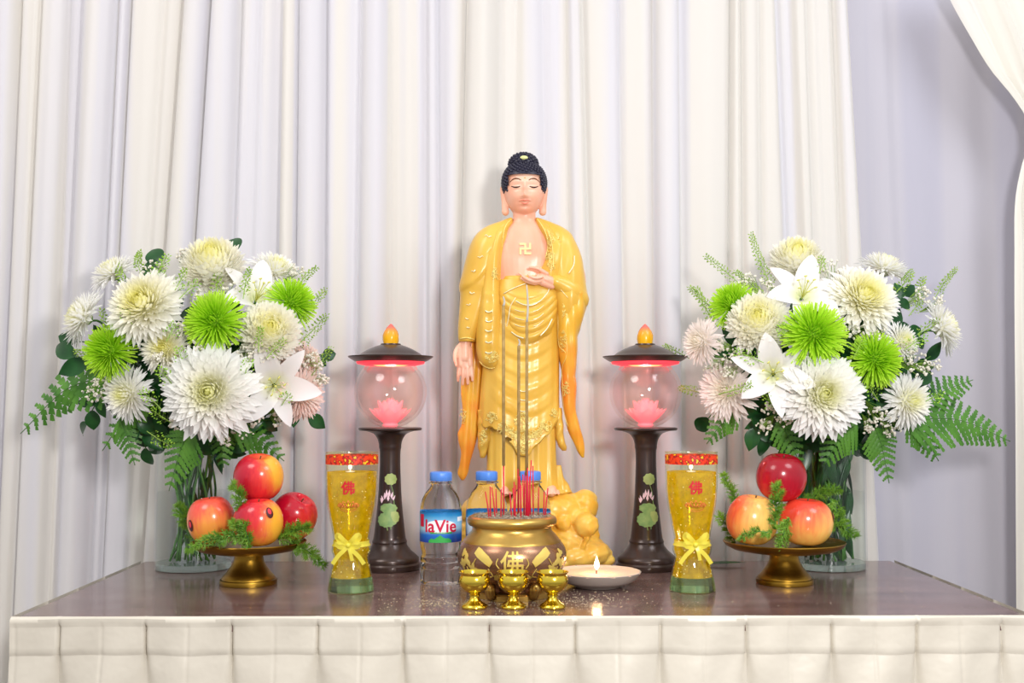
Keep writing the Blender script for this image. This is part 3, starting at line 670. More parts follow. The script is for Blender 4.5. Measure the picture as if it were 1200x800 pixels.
def wrap_fine(q, g, zm, off):
    # rebuild the oval as strips so it follows the curve of the bottle
    b = MB(); n = 30; rx, ry = .030, .0115
    for i in range(n):
        xa, xb = -rx+2*rx*i/n, -rx+2*rx*(i+1)/n; ya, yb = ry*sqrt(max(0, 1-(xa/rx)**2)), ry*sqrt(max(0, 1-(xb/rx)**2))
        b.add([(xa, -ya, 0), (xb, -yb, 0), (xb, yb, 0), (xa, ya, 0)], [(0, 1, 2, 3)])
    return wrap(b, g, zm, off=off)
bottle(517, 2.03, .05, 'water bottle with its blue label turned forward, left of the burner')
bottle(570.5, 2.045, 1.25, 'middle water bottle with a blue cap, partly hidden behind the burner')
bottle(621, 2.045, 2.2, 'rightmost water bottle, standing behind the red incense stubs')

# ---- candle dish
DY = 1.985; k = DY/F
dx0 = X_(699, DY)
t = thing('candle_dish', 'shallow white dish of wax with one burning wick, right of the burner', 'candle', (dx0, DY, TT+.0003))
zrim = zc(667.5, DY)-TT
b = MB(); lathe(b, [(.038, 0), (.041, .0005), (.043, .003), (.055, .007), (.068, .013), (50.5*k, zrim), (50.5*k+.0006, zrim+.0008), (50*k, zrim+.0014), (.070, zrim-.003), (.06, zrim-.004)], 72, cap0=True)
part('dish', b, mat('grey_beige_glaze', (178, 168, 158), .28), t, ang=50)
mwax = mat('melted_wax', (248, 212, 184), .4, sss=.3, sscale=.01); b = MB(); rr = random.Random(8)
lathe(b, [(.0005, zrim-.0005), (.02, zrim-.0005), (.05, zrim-.0005), (.0735, zrim+.0003), (.0752, zrim+.0016), (.0762, zrim-.0006)], 90, disp=lambda a, z, r: (.0012*sin(a*13)+.0007*sin(a*29))*(r > .06)); part('wax', b, mwax, t)
b = MB(); tube(b, [(-.003, -.02, zrim-.001), (-.003, -.02, zrim+.005), (-.0025, -.0205, zrim+.0095)], .001, 6); part('wick', b, mat('burnt_wick', (90, 30, 20), .8), t)
b = MB(); lathe(b, [(.0008, 0), (.0036, .004), (.0048, .008), (.0042, .0125), (.0022, .018), (.0003, .0245)], 16, c=(-.0025, -.0205, zrim+.006)); part('flame', b, mflame, t)
l = bpy.data.lights.new('candle_light', 'POINT'); l.energy = .22; l.color = (1, .6, .3); l.shadow_soft_size = .006
lo = bpy.data.objects.new('candle_light', l); COL.objects.link(lo); lo.parent = t; lo.location = (-.0025, -.0205, zrim+.02)

# ---- ash dust on the table
b = MB(); rr = random.Random(21)
def flake(x, y, s):
    a = rr.uniform(0, TAU); L = s*rr.uniform(.5, 2.2); w = s*.35; c, d = cos(a), sin(a); z = TT+.0003
    vs_ = [(x-c*L-d*0, y-d*L, z), (x+d*w, y-c*w, z), (x+c*L, y+d*L, z), (x-d*w, y+c*w, z), (x, y, z+s*.5)]
    b.add(vs_, [(0, 1, 4), (1, 2, 4), (2, 3, 4), (3, 0, 4)])
for _ in range(1500):
    g_ = rr.choice([(-.1, 1.82, .035, .03), (.12, 1.85, .05, .035), (0, 1.86, .16, .06), (-.06, 1.96, .06, .05), (.05, 1.8, .1, .03)])
    flake(rr.gauss(g_[0]+.0145*0, g_[2]), min(2.2, max(TY0+.008, rr.gauss(g_[1], g_[3]))), rr.uniform(.0006, .0014))
for _ in range(380): flake(rr.uniform(-.62, .7), rr.uniform(TY0+.01, 2.15), rr.uniform(.0004, .0009))
mfl = mat('ash_dust', (196, 184, 150), .9)
tag(part('ash_dust', b, mfl, smooth=False), 'pale incense ash dust spilled on the table around the burner', 'ash', kind='stuff')
# ---------------------------------------------------------------- fruit stands
SY = 2.02; k = SY/F
def mk_stand(px, rp, label):
    t = thing('fruit_stand', label, 'fruit stand', (X_(px, SY), SY, TT+.0003))
    b = MB(); lathe(b, lp([(32.5, 681), (33, 678), (32.5, 675.5), (31, 674.8), (30.5, 673), (26, 668.5), (20.5, 661), (17.5, 655), (16.4, 650), (16.6, 645)], SY), 56, cap0=True); part('foot', b, M['stand_gold'], t, ang=35)
    z1 = .0745; r = rp*k
    b = MB(); lathe(b, [(.001, .0545), (r*.35, .055), (r*.6, .0565), (r*.85, .0615), (r*.965, .068), (r, z1), (r*.99, z1+.0012), (r*.97, z1-.0005), (r*.9, .0708), (r*.7, .069), (r*.4, .068), (.001, .0675)], 80); part('dish', b, M['stand_gold'], t, ang=60)
    return t
mk_stand(294, 66, 'antique gold footed dish carrying four apples, left side of the table')
mk_stand(916.5, 70, 'antique gold footed dish carrying three apples, right side of the table')

def apple_mat(name, stops, seed, ax=(1, 0, .5), bias=.0):
    m = mat(name, (200, 40, 40), .22, spec=.5, coat=.25); tc = nd(m, 'ShaderNodeTexCoord')
    mp = nd(m, 'ShaderNodeMapping'); mp.inputs['Location'].default_value = (seed, seed*2, seed*3); mp.inputs['Scale'].default_value = (1, 1, .55); lk(m, tc.outputs['Object'], mp.inputs[0])
    n = nd(m, 'ShaderNodeTexNoise', i_Scale=15, i_Detail=1.5); lk(m, mp.outputs[0], n.inputs['Vector'])
    mp2 = nd(m, 'ShaderNodeMapping'); mp2.inputs['Scale'].default_value = (1, 1, .12); lk(m, tc.outputs['Object'], mp2.inputs[0])
    n2 = nd(m, 'ShaderNodeTexNoise', i_Scale=160, i_Detail=3); lk(m, mp2.outputs[0], n2.inputs['Vector'])
    dt = nd(m, 'ShaderNodeVectorMath', operation='DOT_PRODUCT'); dt.inputs[1].default_value = Vector(ax).normalized()*11; lk(m, tc.outputs['Object'], dt.inputs[0])
    a = nd(m, 'ShaderNodeMath', operation='ADD'); lk(m, n.outputs['Fac'], a.inputs[0]); lk(m, dt.outputs['Value'], a.inputs[1])
    c = nd(m, 'ShaderNodeMath', operation='MULTIPLY_ADD'); c.inputs[1].default_value = .35; lk(m, n2.outputs['Fac'], c.inputs[0]); lk(m, a.outputs[0], c.inputs[2])
    d = nd(m, 'ShaderNodeMath', operation='ADD', use_clamp=True); d.inputs[1].default_value = bias-.17; lk(m, c.outputs[0], d.inputs[0])
    r = ramp(m, d.outputs[0], stops); lk(m, r.outputs[0], P(m).inputs['Base Color']); return m
RS = [(.25, (186, 14, 44)), (.5, (222, 52, 52)), (.72, (236, 110, 60)), (.95, (246, 178, 60))]
YS = [(.1, (226, 70, 50)), (.35, (242, 130, 76)), (.6, (250, 180, 96)), (.85, (250, 206, 110))]
DR = [(.3, (150, 6, 30)), (.7, (190, 16, 42)), (1, (206, 50, 50))]
mstem = mat('apple_stem', (96, 66, 36), .7); mst = mat('sticker_maroon', (70, 16, 24), .4); mst2 = mat('sticker_red', (220, 50, 70), .4); mst3 = mat('sticker_silver', (200, 190, 195), .4)
def apple(px, py, Y, rpx, hpx, m, label, group, tilt=(0, 0), sticker=None, rz=0, cone=0.0):
    c = at(px, py, Y); r = rpx*Y/F; h = hpx*Y/F
    t = thing('apple', label, 'apple', c, 0, group); t.rotation_euler = (tilt[0], tilt[1], rz)
    b = MB(); pr = []
    for i in range(33):
        a = pi*i/32; rr_ = sin(a)**.8*(1+cone*-cos(a)*-1*.0); z = -cos(a)
        rr_ *= (1+cone*z); zz = z*(1-.0*z)
        top = exp(-((rr_)/.30)**2)*(.20 if z > 0 else -.10); pr.append((max(1e-4, rr_*r), (zz-top*(1))*h))
    lathe(b, pr, 48, disp=lambda a, z, q: r*(.018*cos(5*a)*max(0, -z/h)+.012*sin(2*a+1))*(q/r)); o = part('fruit', b, m, t)
    b = MB(); limb(b, [(0, 0, h*.7), (.001, 0, h*.82), (.002, 0, h*.93)], [.0012, .001, .0014], 6); part('stem', b, mstem, t)
    if sticker:
        sa, se = sticker   # azimuth from the viewer, elevation
        def sp(u, v): aa, ee = sa+u, se+v; return Vector((sin(aa)*cos(ee)**.8*r*1.03, -cos(aa)*cos(ee)**.8*r*1.03, sin(ee)*h*1.02))
        for nm, mm, s, off, lab in (('sticker', mst, 1, 0, 'oval maroon sticker'), ('sticker_centre', mst2, .55, .0004, None)):
            b = MB(); rings = [[sp(0, 0)]]
            for rg_ in (.33, .66, 1): rings.append([sp(.17*s*rg_*cos(TAU*i/24), (.24*s*rg_*sin(TAU*i/24))+(0 if nm == 'sticker' else .05)) for i in range(24)])
            vs = [q*(1+off/r) for g_ in rings for q in g_]; fs = [(0, 1+i, 1+(i+1) % 24) for i in range(24)]
            for g_ in range(2): fs += [(1+g_*24+i, 1+(g_+1)*24+i, 1+(g_+1)*24+(i+1) % 24, 1+g_*24+(i+1) % 24) for i in range(24)]
            b.add(vs, fs); q = part(nm, b, mm, t if nm == 'sticker' else st_, label=lab)
            if nm == 'sticker': st_ = q
    return t
G1, G2 = 'apples on the left stand', 'apples on the right stand'
apple(303, 559, 2.016, 28.5, 27.5, apple_mat('apple_skin_red_orange', RS, 1.3, (.9, 0, .5), -.05), 'red apple with an orange blush, topmost of the four on the left stand', G1, (.25, .1))
apple(302.5, 611.5, 1.97, 28.5, 28, apple_mat('apple_skin_striped', RS, 2.1, (1, 0, -.25), 0), 'red and yellow apple in front on the left stand, sticker at its upper right', G1, (.1, 0), (.75, .55))
apple(247.5, 609, 2.025, 27, 28, apple_mat('apple_skin_coral', [(.2, (222, 60, 60)), (.5, (236, 96, 70)), (.8, (246, 160, 70))], 3.3, (-.2, 0, -1), .2), 'coral red apple at the left of the left stand, sticker low on its side', G1, (.05, -.12), (-.75, -.05), cone=.0)
apple(344, 604.5, 2.06, 27, 27, apple_mat('apple_skin_red', RS, 4.4, (1, .2, -.2), -.12), 'red apple at the right rear of the left stand with a yellow streak', G1, (.3, .5))
apple(915.5, 559, 2.012, 29, 28, apple_mat('apple_skin_dark_red', DR, 1.0, (0, 0, -1), 0), 'dark crimson apple, topmost of the three on the right stand', G2, (.2, .05))
apple(881.5, 608, 2.0, 29.5, 29.5, apple_mat('apple_skin_yellow', YS, 5.0, (.8, 0, -.3), .22), 'yellow apple with a red shoulder, left one on the right stand', G2, (.1, .12), cone=-.06)
apple(944.5, 611, 2.0, 31, 28, apple_mat('apple_skin_peach', YS, 6.2, (.3, 0, -.6), -.12), 'peach pink apple, right one on the right stand, sticker on its side', G2, (.05, .05), (1.25, .3))

# ---- feathery green sprigs on the stands
def fluffy(name, label, group, base, tip, rad, dens, seed, droop=.1):
    """side branches carrying short needles"""
    rr = random.Random(seed); b = MB(); base = Vector(base); tip = Vector(tip); L = (tip-base).length; d = (tip-base)/L
    P_ = catmull([base, base.lerp(tip, .5)+Vector((0, 0, L*droop)), tip], 14); st = MB(); tube(st, P_, [.0010]*10+[.0007]*5, 5)
    nb = int(dens*L/.01)
    for i in range(nb):
        t = (i+.5)/nb; p = P_[min(14, int(t*15))]; ax = d.orthogonal().normalized(); ax.rotate(Quaternion(d, rr.uniform(0, TAU)))
        bl = rad*(.45+.55*sin(pi*min(1, .18+t*.85)))*rr.uniform(.75, 1.15); bd = (ax+d*.75).normalized()
        e = p+bd*bl; tube(st, [p, e], .0005, 4)
        nn = max(5, int(bl/.0017))
        for j in range(nn):
            q = p.lerp(e, (j+1)/nn); 
            for _ in range(2):
                v = Vector((rr.gauss(0, 1), rr.gauss(0, 1), rr.gauss(0, 1))); v = (v-bd*v.dot(bd)).normalized()+bd*1.0; v.normalize(); nl = rr.uniform(.008, .013)*(1-.35*j/nn)
                s_ = v.orthogonal().normalized()*.0007; u_ = v.cross(s_)
                b.add([q+s_, q-s_*.5+u_, q-s_*.5-u_, q+v*nl], [(0, 1, 3), (1, 2, 3), (2, 0, 3)])
    t_ = thing(name, label, 'greenery', base, 0, group)
    Mi = Matrix.Translation(-base); c1 = MB(); c1.join(b, Mi); c2 = MB(); c2.join(st, Mi)
    part('needles', c1, M['asparagus'], t_, smooth=False)['kind'] = 'stuff'; part('stem', c2, M['stem'], t_)
g1, g2 = 'feathery sprigs on the left stand', 'feathery sprigs on the right stand'
for i, (bx_, by_, tx, ty, Y, r, dn, lab, g) in enumerate([
    (290, 610, 273, 568, 1.96, .020, 7, 'feathery green sprig standing between the coral and front apples of the left stand', g1),
    (236, 644, 208, 594, 2.06, .024, 8, 'feathery green sprig reaching up past the coral apple with a low sticker', g1),
    (292, 644, 272, 612, 1.93, .014, 7, 'feathery green sprig before the coral apple on the left stand', g1),
    (292, 630, 222, 643, 1.925, .018, 8, 'feathery yellow green sprig draped over the front left rim of the left stand', g1),
    (292, 636, 284, 612, 1.925, .013, 6, 'small feathery sprig at the left of the front apple on the left stand', g1),
    (326, 632, 362, 618, 1.97, .024, 8, 'feathery green sprig lying before the rear right apple of the left stand', g1),
    (340, 636, 378, 662, 1.99, .019, 8, 'feathery green sprig hanging below the right rim of the left stand', g1),
    (908, 620, 911, 568, 1.955, .018, 8, 'feathery green sprig standing between the yellow and peach apples', g2),
    (880, 640, 848, 558, 2.1, .016, 6, 'feathery green sprig rising behind the yellow apple', g2),
    (862, 636, 842, 604, 2.04, .016, 5, 'dull green feathery sprig at the far left end of the right stand', g2),
    (925, 606, 915, 640, 1.93, .019, 8, 'feathery green sprig hanging over the front rim of the right stand', g2),
    (905, 624, 868, 630, 1.93, .010, 6, 'small feathery sprig lying before the yellow apple', g2),
    (940, 590, 982, 574, 2.07, .020, 7, 'feathery green sprig behind the peach apple, spreading right', g2),
    (962, 604, 1000, 628, 2.04, .023, 8, 'feathery green sprig at the right end of the right stand, beside the peach apple', g2),
    (972, 585, 984, 606, 2.05, .018, 7, 'feathery green sprig drooping behind the right shoulder of the peach apple', g2)]):
    fluffy('fern_sprig', lab, g, at(bx_, by_, Y), at(tx, ty, Y-.005), r*.85, dn, 50+i)

# ---------------------------------------------------------------- bouquets
VY = 2.215; k = VY/F
mvase = thin_glass('vase_glass', (253, 255, 254), .01, 1.35, .9)
mwat = thin_glass('vase_water', (251, 253, 252), .02, 1.2, .4)
mfoam = mat('vase_bottom_glass', (200, 214, 208), .05, trans=.8, ior=1.4)
def vase(px, label):
    t = thing('glass_vase', label, 'vase', (X_(px, VY), VY, TT+.0003)); r = 44.5*k; h = .235
    b = MB(); lathe(b, [(r-.004, 0), (r-.001, .001), (r, .005), (r, h*.5), (r, h-.001), (r-.0015, h), (r-.003, h-.001), (r-.003, .014)], 72); part('glass_wall', b, mvase, t, ang=50)
    b = MB(); lathe(b, [(.001, .001), (r-.004, .001), (r-.0032, .006), (r-.0045, .013), (.001, .014)], 64); part('thick_bottom', b, mfoam, t, ang=40)
    b = MB(); lathe(b, [(r-.0038, .0145), (r-.0038, .15), (.001, .15)], 64); part('water', b, mwat, t, ang=40)
    return t
vase(230, 'clear glass cylinder vase of the left bouquet, dark stems inside')
vase(967, 'clear glass cylinder vase of the right bouquet, packed with dark green stems')

PM = {}
WH = (248, 247, 244); CR = (250, 246, 214)
PM['white'] = radial_mat('white_petal', [(0, (246, 246, 176)), (.22, (250, 249, 222)), (.45, (252, 251, 244)), (.8, (252, 252, 250))], .055, tw=.38, axis_only=True)
PM['cream'] = radial_mat('cream_petal', [(0, (248, 244, 150)), (.3, (251, 248, 206)), (.6, (252, 250, 236)), (1, (252, 251, 246))], .052, tw=.4, axis_only=True)
PM['pink'] = radial_mat('blush_petal', [(0, (252, 242, 226)), (.4, (252, 238, 230)), (1, (252, 226, 218))], .05, tw=.38, axis_only=True)
PM['blush'] = radial_mat('pale_blush_petal', [(0, (252, 246, 230)), (.5, (252, 245, 240)), (1, (251, 240, 237))], .055, tw=.38, axis_only=True)
PM['green'] = radial_mat('lime_petal', [(0, (80, 140, 20)), (.25, (140, 200, 24)), (.6, (180, 228, 40)), (1, (202, 240, 80))], .05, tw=.35)
PM['lily'] = radial_mat('lily_petal', [(0, (206, 222, 120)), (.22, (246, 246, 220)), (.5, (250, 248, 246)), (1, (252, 250, 250))], .07, tw=.3)
M['anther'] = mat('yellow_green_stamen', (206, 206, 110), .6)
M['calyx'] = mat('calyx_green', (96, 140, 60), .6)

def bloom_mb(kind, Rb, seed):
    rr = random.Random(seed); mb = MB(); Z = Vector((0, 0, 1))
    if kind == 'full': N, thm, W, l0, l1, c0, c1 = 300, 1.72, .0086, .42, 1.0, 1.25, .35
    elif kind == 'ball': N, thm, W, l0, l1, c0, c1 = 280, 1.95, .0105, .66, 1.0, 1.5, 1.8
    elif kind == 'small': N, thm, W, l0, l1, c0, c1 = 190, 1.75, .0066, .42, 1.0, 1.1, .25
    else: N, thm, W, l0, l1, c0, c1 = 340, 1.9, .0030, .55, 1.0, .9, .35
    for i in range(N):
        t = (i+.5)/N; ph = i*2.39996+rr.uniform(-.12, .12); th = .06+thm*t**.62+rr.uniform(-.05, .05)
        er = Vector((cos(ph), sin(ph), 0)); d = er*sin(th)+Z*cos(th); n = -er*cos(th)+Z*sin(th)
        core = Vector((0, 0, 0))
        L = Rb*(l0+(l1-l0)*t**.75)*rr.uniform(.9, 1.06)*.95
        curl = c0+(c1-c0)*t+rr.uniform(-.15, .15)
        if kind == 'full' and t > .72: curl = rr.uniform(-.3, .35)
        if kind == 'small' and t > .7: curl = rr.uniform(-.35, .3)
        if kind == 'ball' and t > .9: curl = rr.uniform(.5, 1.0)
        base = core+d*Rb*.12
        if curl > 0: base += -n*0+d*0; 
        # begin outward of the final direction so that the inward bend ends up near it
        d2 = (d*cos(curl*.5)-n*sin(curl*.5)); n2 = (n*cos(curl*.5)+d*sin(curl*.5))
        s = Rb/.055
        petal(mb, base, d2, n2, L, W*s*rr.uniform(.85, 1.15)*(.62+.38*t), curl, .28 if kind != 'green' else .5, 5 if kind != 'green' else 4, 'mum' if kind != 'green' else 'quill')
    return mb
_cache = {}
def bloom_mesh(kind, col, Rb, v):
    key = (kind, col, v)
    if key not in _cache: _cache[key] = (bloom_mb(kind, .055, hash(kind) % 1 + v*7+len(kind)).mesh('petals', PM[col]))
    return _cache[key]
def frame(o, f, roll=0):
    q = Vector(f).to_track_quat('Z', 'Y'); o.rotation_mode = 'QUATERNION'; o.rotation_quaternion = q @ Quaternion((0, 0, 1), roll)
class Bq: pass
BL = Bq(); BL.c = at(228, 415, VY); BL.v = Vector((X_(230, VY), VY, TT)); BL.rx = 155; BL.rz = 120; BL.px, BL.py = 228, 420
BR = Bq(); BR.c = at(972, 415, VY); BR.v = Vector((X_(967, VY), VY, TT)); BR.rx = 160; BR.rz = 118; BR.px, BR.py = 972, 420
def place(bq, px, py, out=0.0, dep=.17):
    u = (px-bq.px)/bq.rx; v = (bq.py-py)/bq.rz; q = max(0, 1-(u*u+v*v)*.85); Y = VY-.01-dep*sqrt(q)-out
    return at(px, py, Y), Vector((u*1.0, -max(.25, sqrt(q)*1.15), v*.85+.12))
def stem_to_vase(bq, p, back, seed, rad=.0022, parent=None, Minv=None, mat_=None):
    rr = random.Random(seed); a = rr.uniform(0, TAU); q = rr.uniform(.015, .05); v = bq.v; top = .225
    P_ = [p, p+back*.035, (p+back*.05).lerp(v+Vector((0, 0, top+.05)), .6), v+Vector((cos(a)*.03, sin(a)*.03, top)), v+Vector((cos(a+.8)*q*.8, sin(a+.8)*q*.8, .12)), v+Vector((cos(a+2.4)*q, sin(a+2.4)*q, .018))]
    b = MB(); tube(b, catmull(P_, 26), rad, 7)
    if Minv is not None: c = MB(); c.join(b, Minv); b = c
    return part('stem', b, mat_ or M['stem'], parent)
nfl = [0]
def mum(bq, px, py, rpx, kind, col, label, group, face=None, out=0, dep=.17, name='chrysanthemum'):
    p, f = place(bq, px, py, out, dep)
    if face: f = Vector(face)
    f.normalize(); nfl[0] += 1; r = rpx*p.y/F
    o = thing(name, label, 'flower', p, 0, group); frame(o, f, nfl[0]*1.3)
    s = r/.055/(.93 if kind != 'ball' else .86)
    me = bloom_mesh(kind, col, .055, nfl[0] % 2)
    h = part('petals', me, None, o) if False else bpy.data.objects.new('petals', me)
    if h.name not in COL.objects: COL.objects.link(h)
    h.parent = o; h.scale = (s, s, s*.95)
    c = MB(); cr_ = .55 if kind == 'ball' else .34; ball(c, (0, 0, 0), .055*cr_*s, 20, 12, sc=(1, 1, .9 if kind == 'ball' else .7)); part('centre', c, PM[col], o)  # core ball added behind the petals to lighten the dark gaps
    bpy.context.view_layer.update(); Mi = o.matrix_world.inverted()
    c = MB(); lathe(c, [(.001, -.016*s), (.008*s, -.013*s), (.014*s, -.004*s), (.008*s, .006*s)], 16); part('calyx', c, M['calyx'], o)
    stem_to_vase(bq, p-f*.012, -f, nfl[0], parent=o, Minv=Mi)
    return o
def lily(bq, px, py, rpx, label, group, face=None, out=.02, roll=0, dep=.17):
    p, f = place(bq, px, py, out, dep)
    if face: f = Vector(face)
    f.normalize(); r = rpx*p.y/F; o = thing('lily', label, 'flower', p-f*r*.3, 0, group); frame(o, f, roll); nfl[0] += 1; rr = random.Random(nfl[0])
    b = MB()
    for i in range(6):
        a = TAU*i/6; e = Vector((cos(a), sin(a), 0)); big = i % 2
        th = .62+.1*(1-big); d = e*sin(th)+Vector((0, 0, cos(th))); n = -e*cos(th)+Vector((0, 0, sin(th)))
        q = MB(); petal(q, e*.004+Vector((0, 0, -.012)), d, n, r*1.28*rr.uniform(.92, 1.05), r*(.64 if big else .46), -.95+rr.uniform(-.15, .25), .16, 10, 'lily'); q2 = part('petal', q, PM['lily'], o)
    b = MB()
    for i in range(6):
        a = TAU*i/6+.3; e = Vector((cos(a), sin(a), 0)); pts = catmull([Vector((0, 0, -.008)), e*.008+Vector((0, 0, r*.35)), e*.017+Vector((0, 0, r*.62))], 6); tube(b, pts, .0007, 5); ball(b, pts[-1], .0022, 6, 4, sc=(1.8, .8, .8))
    tube(b, [(0, 0, -.008), (0, 0, r*.75)], .0011, 6); ball(b, (0, 0, r*.76), .0026, 8, 5); part('stamens', b, M['anther'], o)
    bpy.context.view_layer.update(); stem_to_vase(bq, o.location-f*.008, -f, nfl[0], parent=o, Minv=o.matrix_world.inverted()); return o

LG, LGg, LGl = 'white chrysanthemums in the left bouquet', 'green chrysanthemums in the left bouquet', 'lilies in the left bouquet'
W = 'white'
mum(BL, 247, 459, 55, 'full', 'white', 'largest white chrysanthemum with a yellow heart, low centre of the left bouquet', LG, (.08, -1, .02), .03)
mum(BL, 170, 358, 46, 'full', 'cream', 'big cream chrysanthemum with yellow heart, upper left of the left bouquet', LG, (-.25, -1, .45), .015)
mum(BL, 249, 310, 38, 'ball', 'cream', 'round cream chrysanthemum crowning the left bouquet', LG, (.05, -.8, .75))
mum(BL, 315, 388, 36, 'ball', 'cream', 'round pale yellow chrysanthemum right of centre in the left bouquet, above a lily', LG, (.3, -1, .3), .01)
mum(BL, 98, 372, 35, 'small', 'white', 'white chrysanthemum at the far left of the left bouquet, facing left', LG, (-.95, -.55, .45))
mum(BL, 133, 320, 30, 'small', 'white', 'white chrysanthemum at the upper left edge of the left bouquet', LG, (-.5, -.5, .9), -.03)
mum(BL, 194, 408, 31, 'small', 'cream', 'small cream chrysanthemum tucked below the big upper left bloom', LG, (-.1, -1, .1), -.012)
mum(BL, 150, 462, 34, 'small', 'white', 'white chrysanthemum at the lower left, above the fern of the left bouquet', LG, (-.45, -1, -.1))
mum(BL, 322, 318, 33, 'small', 'white', 'white chrysanthemum at the upper right of the left bouquet, behind the lily', LG, (.5, -.4, .9), -.05)
mum(BL, 354, 461, 32, 'small', 'pink', 'blush pink chrysanthemum at the lower right of the left bouquet', LG, (.9, -.7, -.05))
mum(BL, 330, 414, 30, 'small', 'pink', 'peach chrysanthemum half hidden behind the pale yellow bloom of the left bouquet', LG, (.4, -.8, -.2), -.05)
mum(BL, 363, 420, 18, 'small', 'pink', 'little blush flower at the right edge of the left bouquet', LG, (.9, -.4, .3), -.02)
mum(BL, 251, 376, 35, 'green', 'green', 'lime green chrysanthemum at the centre of the left bouquet', LGg, (.02, -1, .2), .025)
mum(BL, 127, 411, 33, 'green', 'green', 'lime green chrysanthemum at the left of the left bouquet', LGg, (-.35, -1, .15), .01)
mum(BL, 343, 353, 31, 'green', 'green', 'lime green chrysanthemum at the right of the left bouquet, turned up right', LGg, (.7, -.7, .6))
lily(BL, 304, 343, 43, 'white lily opening at the upper right of the left bouquet', LGl, (.5, -.9, .6), .0, .3)
lily(BL, 322, 452, 46, 'white lily beside the largest chrysanthemum of the left bouquet', LGl, (.25, -1, -.05), .02, .9)
RG, RGg, RGl = 'white chrysanthemums in the right bouquet', 'green chrysanthemums in the right bouquet', 'lilies in the right bouquet'
mum(BR, 963, 462, 50, 'full', 'white', 'largest white chrysanthemum with a yellow heart, low centre of the right bouquet', RG, (0, -1, .08), .03)
mum(BR, 1010, 350, 44, 'full', 'cream', 'big cream white chrysanthemum with yellow heart, upper right of the right bouquet', RG, (.2, -1, .5), .01)
mum(BR, 934, 305, 33, 'ball', 'cream', 'round cream chrysanthemum crowning the right bouquet', RG, (-.1, -.8, .8))
mum(BR, 889, 377, 37, 'ball', 'cream', 'round pale yellow chrysanthemum left of centre in the right bouquet', RG, (-.3, -1, .4), .01)
mum(BR, 1063, 470, 34, 'small', 'white', 'white chrysanthemum at the lower right of the right bouquet beside the fern', RG, (.4, -1, .05))
mum(BR, 1103, 384, 34, 'small', 'white', 'white chrysanthemum at the far right of the right bouquet, facing right', RG, (.95, -.5, .4))
mum(BR, 1036, 315, 32, 'small', 'white', 'white chrysanthemum at the top right of the right bouquet, facing up', RG, (.35, -.3, 1), -.05)
mum(BR, 852, 458, 36, 'small', 'blush', 'pale blush chrysanthemum at the lower left of the right bouquet', RG, (-.6, -.9, .0))
mum(BR, 822, 400, 28, 'small', 'blush', 'pale blush chrysanthemum at the far left edge of the right bouquet', RG, (-.9, -.6, .1), .05)
mum(BR, 1056, 400, 24, 'small', 'white', 'small white chrysanthemum half hidden right of the lower green bloom', RG, (.4, -.9, .3), -.02)
mum(BR, 955, 391, 38, 'green', 'green', 'lime green chrysanthemum at the centre of the right bouquet', RGg, (0, -1, .15), .03)
mum(BR, 1027, 421, 33, 'green', 'green', 'lime green chrysanthemum right of centre in the right bouquet', RGg, (.25, -1, .1), .015)
mum(BR, 858, 356, 29, 'green', 'green', 'lime green chrysanthemum at the upper left of the right bouquet', RGg, (-.6, -.8, .6))
lily(BR, 943, 340, 44, 'white lily just below the crowning cream bloom of the right bouquet', RGl, (-.05, -1, .5), .02, .25)
lily(BR, 906, 436, 44, 'white lily left of the largest chrysanthemum of the right bouquet', RGl, (-.25, -1, .1), .03, .7)

# ---- foliage
def local(mb, o): c = MB(); c.join(mb, Matrix.Translation(-o)); return c
def leaf_sprig(name, label, group, base, tip, n, L, Wd, seed, m='leaf', nrm=None, bq=None):
    rr = random.Random(seed); base = Vector(base); tip = Vector(tip); d = (tip-base); P_ = catmull([base, base.lerp(tip, .5)+Vector((0, 0, d.length*.08)), tip], 10)
    d = Vector((d.x, d.y*.25, d.z)); b = MB(); st = MB(); tube(st, P_, .0012, 6); up = Vector(nrm) if nrm else Vector((0, -1, .3))
    for i in range(n):
        t = (i+.6)/n if n > 1 else 1; p = P_[min(10, int(t*10))]; dd = d.normalized(); sd = dd.cross(up).normalized()*(1 if i % 2 else -1)
        last = i == n-1; v = dd if last else (dd*.7+sd*.9+up*rr.uniform(-.1, .3))
        petal(b, p, v, (up+Vector((rr.uniform(-.4, .4), 0, rr.uniform(-.3, .3)))), L*rr.uniform(.8, 1.1), Wd*rr.uniform(.85, 1.1), rr.uniform(-.9, -.2), .14, 8, 'leaf')
    t_ = thing(name, label, 'foliage', base, 0, group); part('leaves', local(b, base), M[m], t_); part('stem', local(st, base), M['stem'], t_)
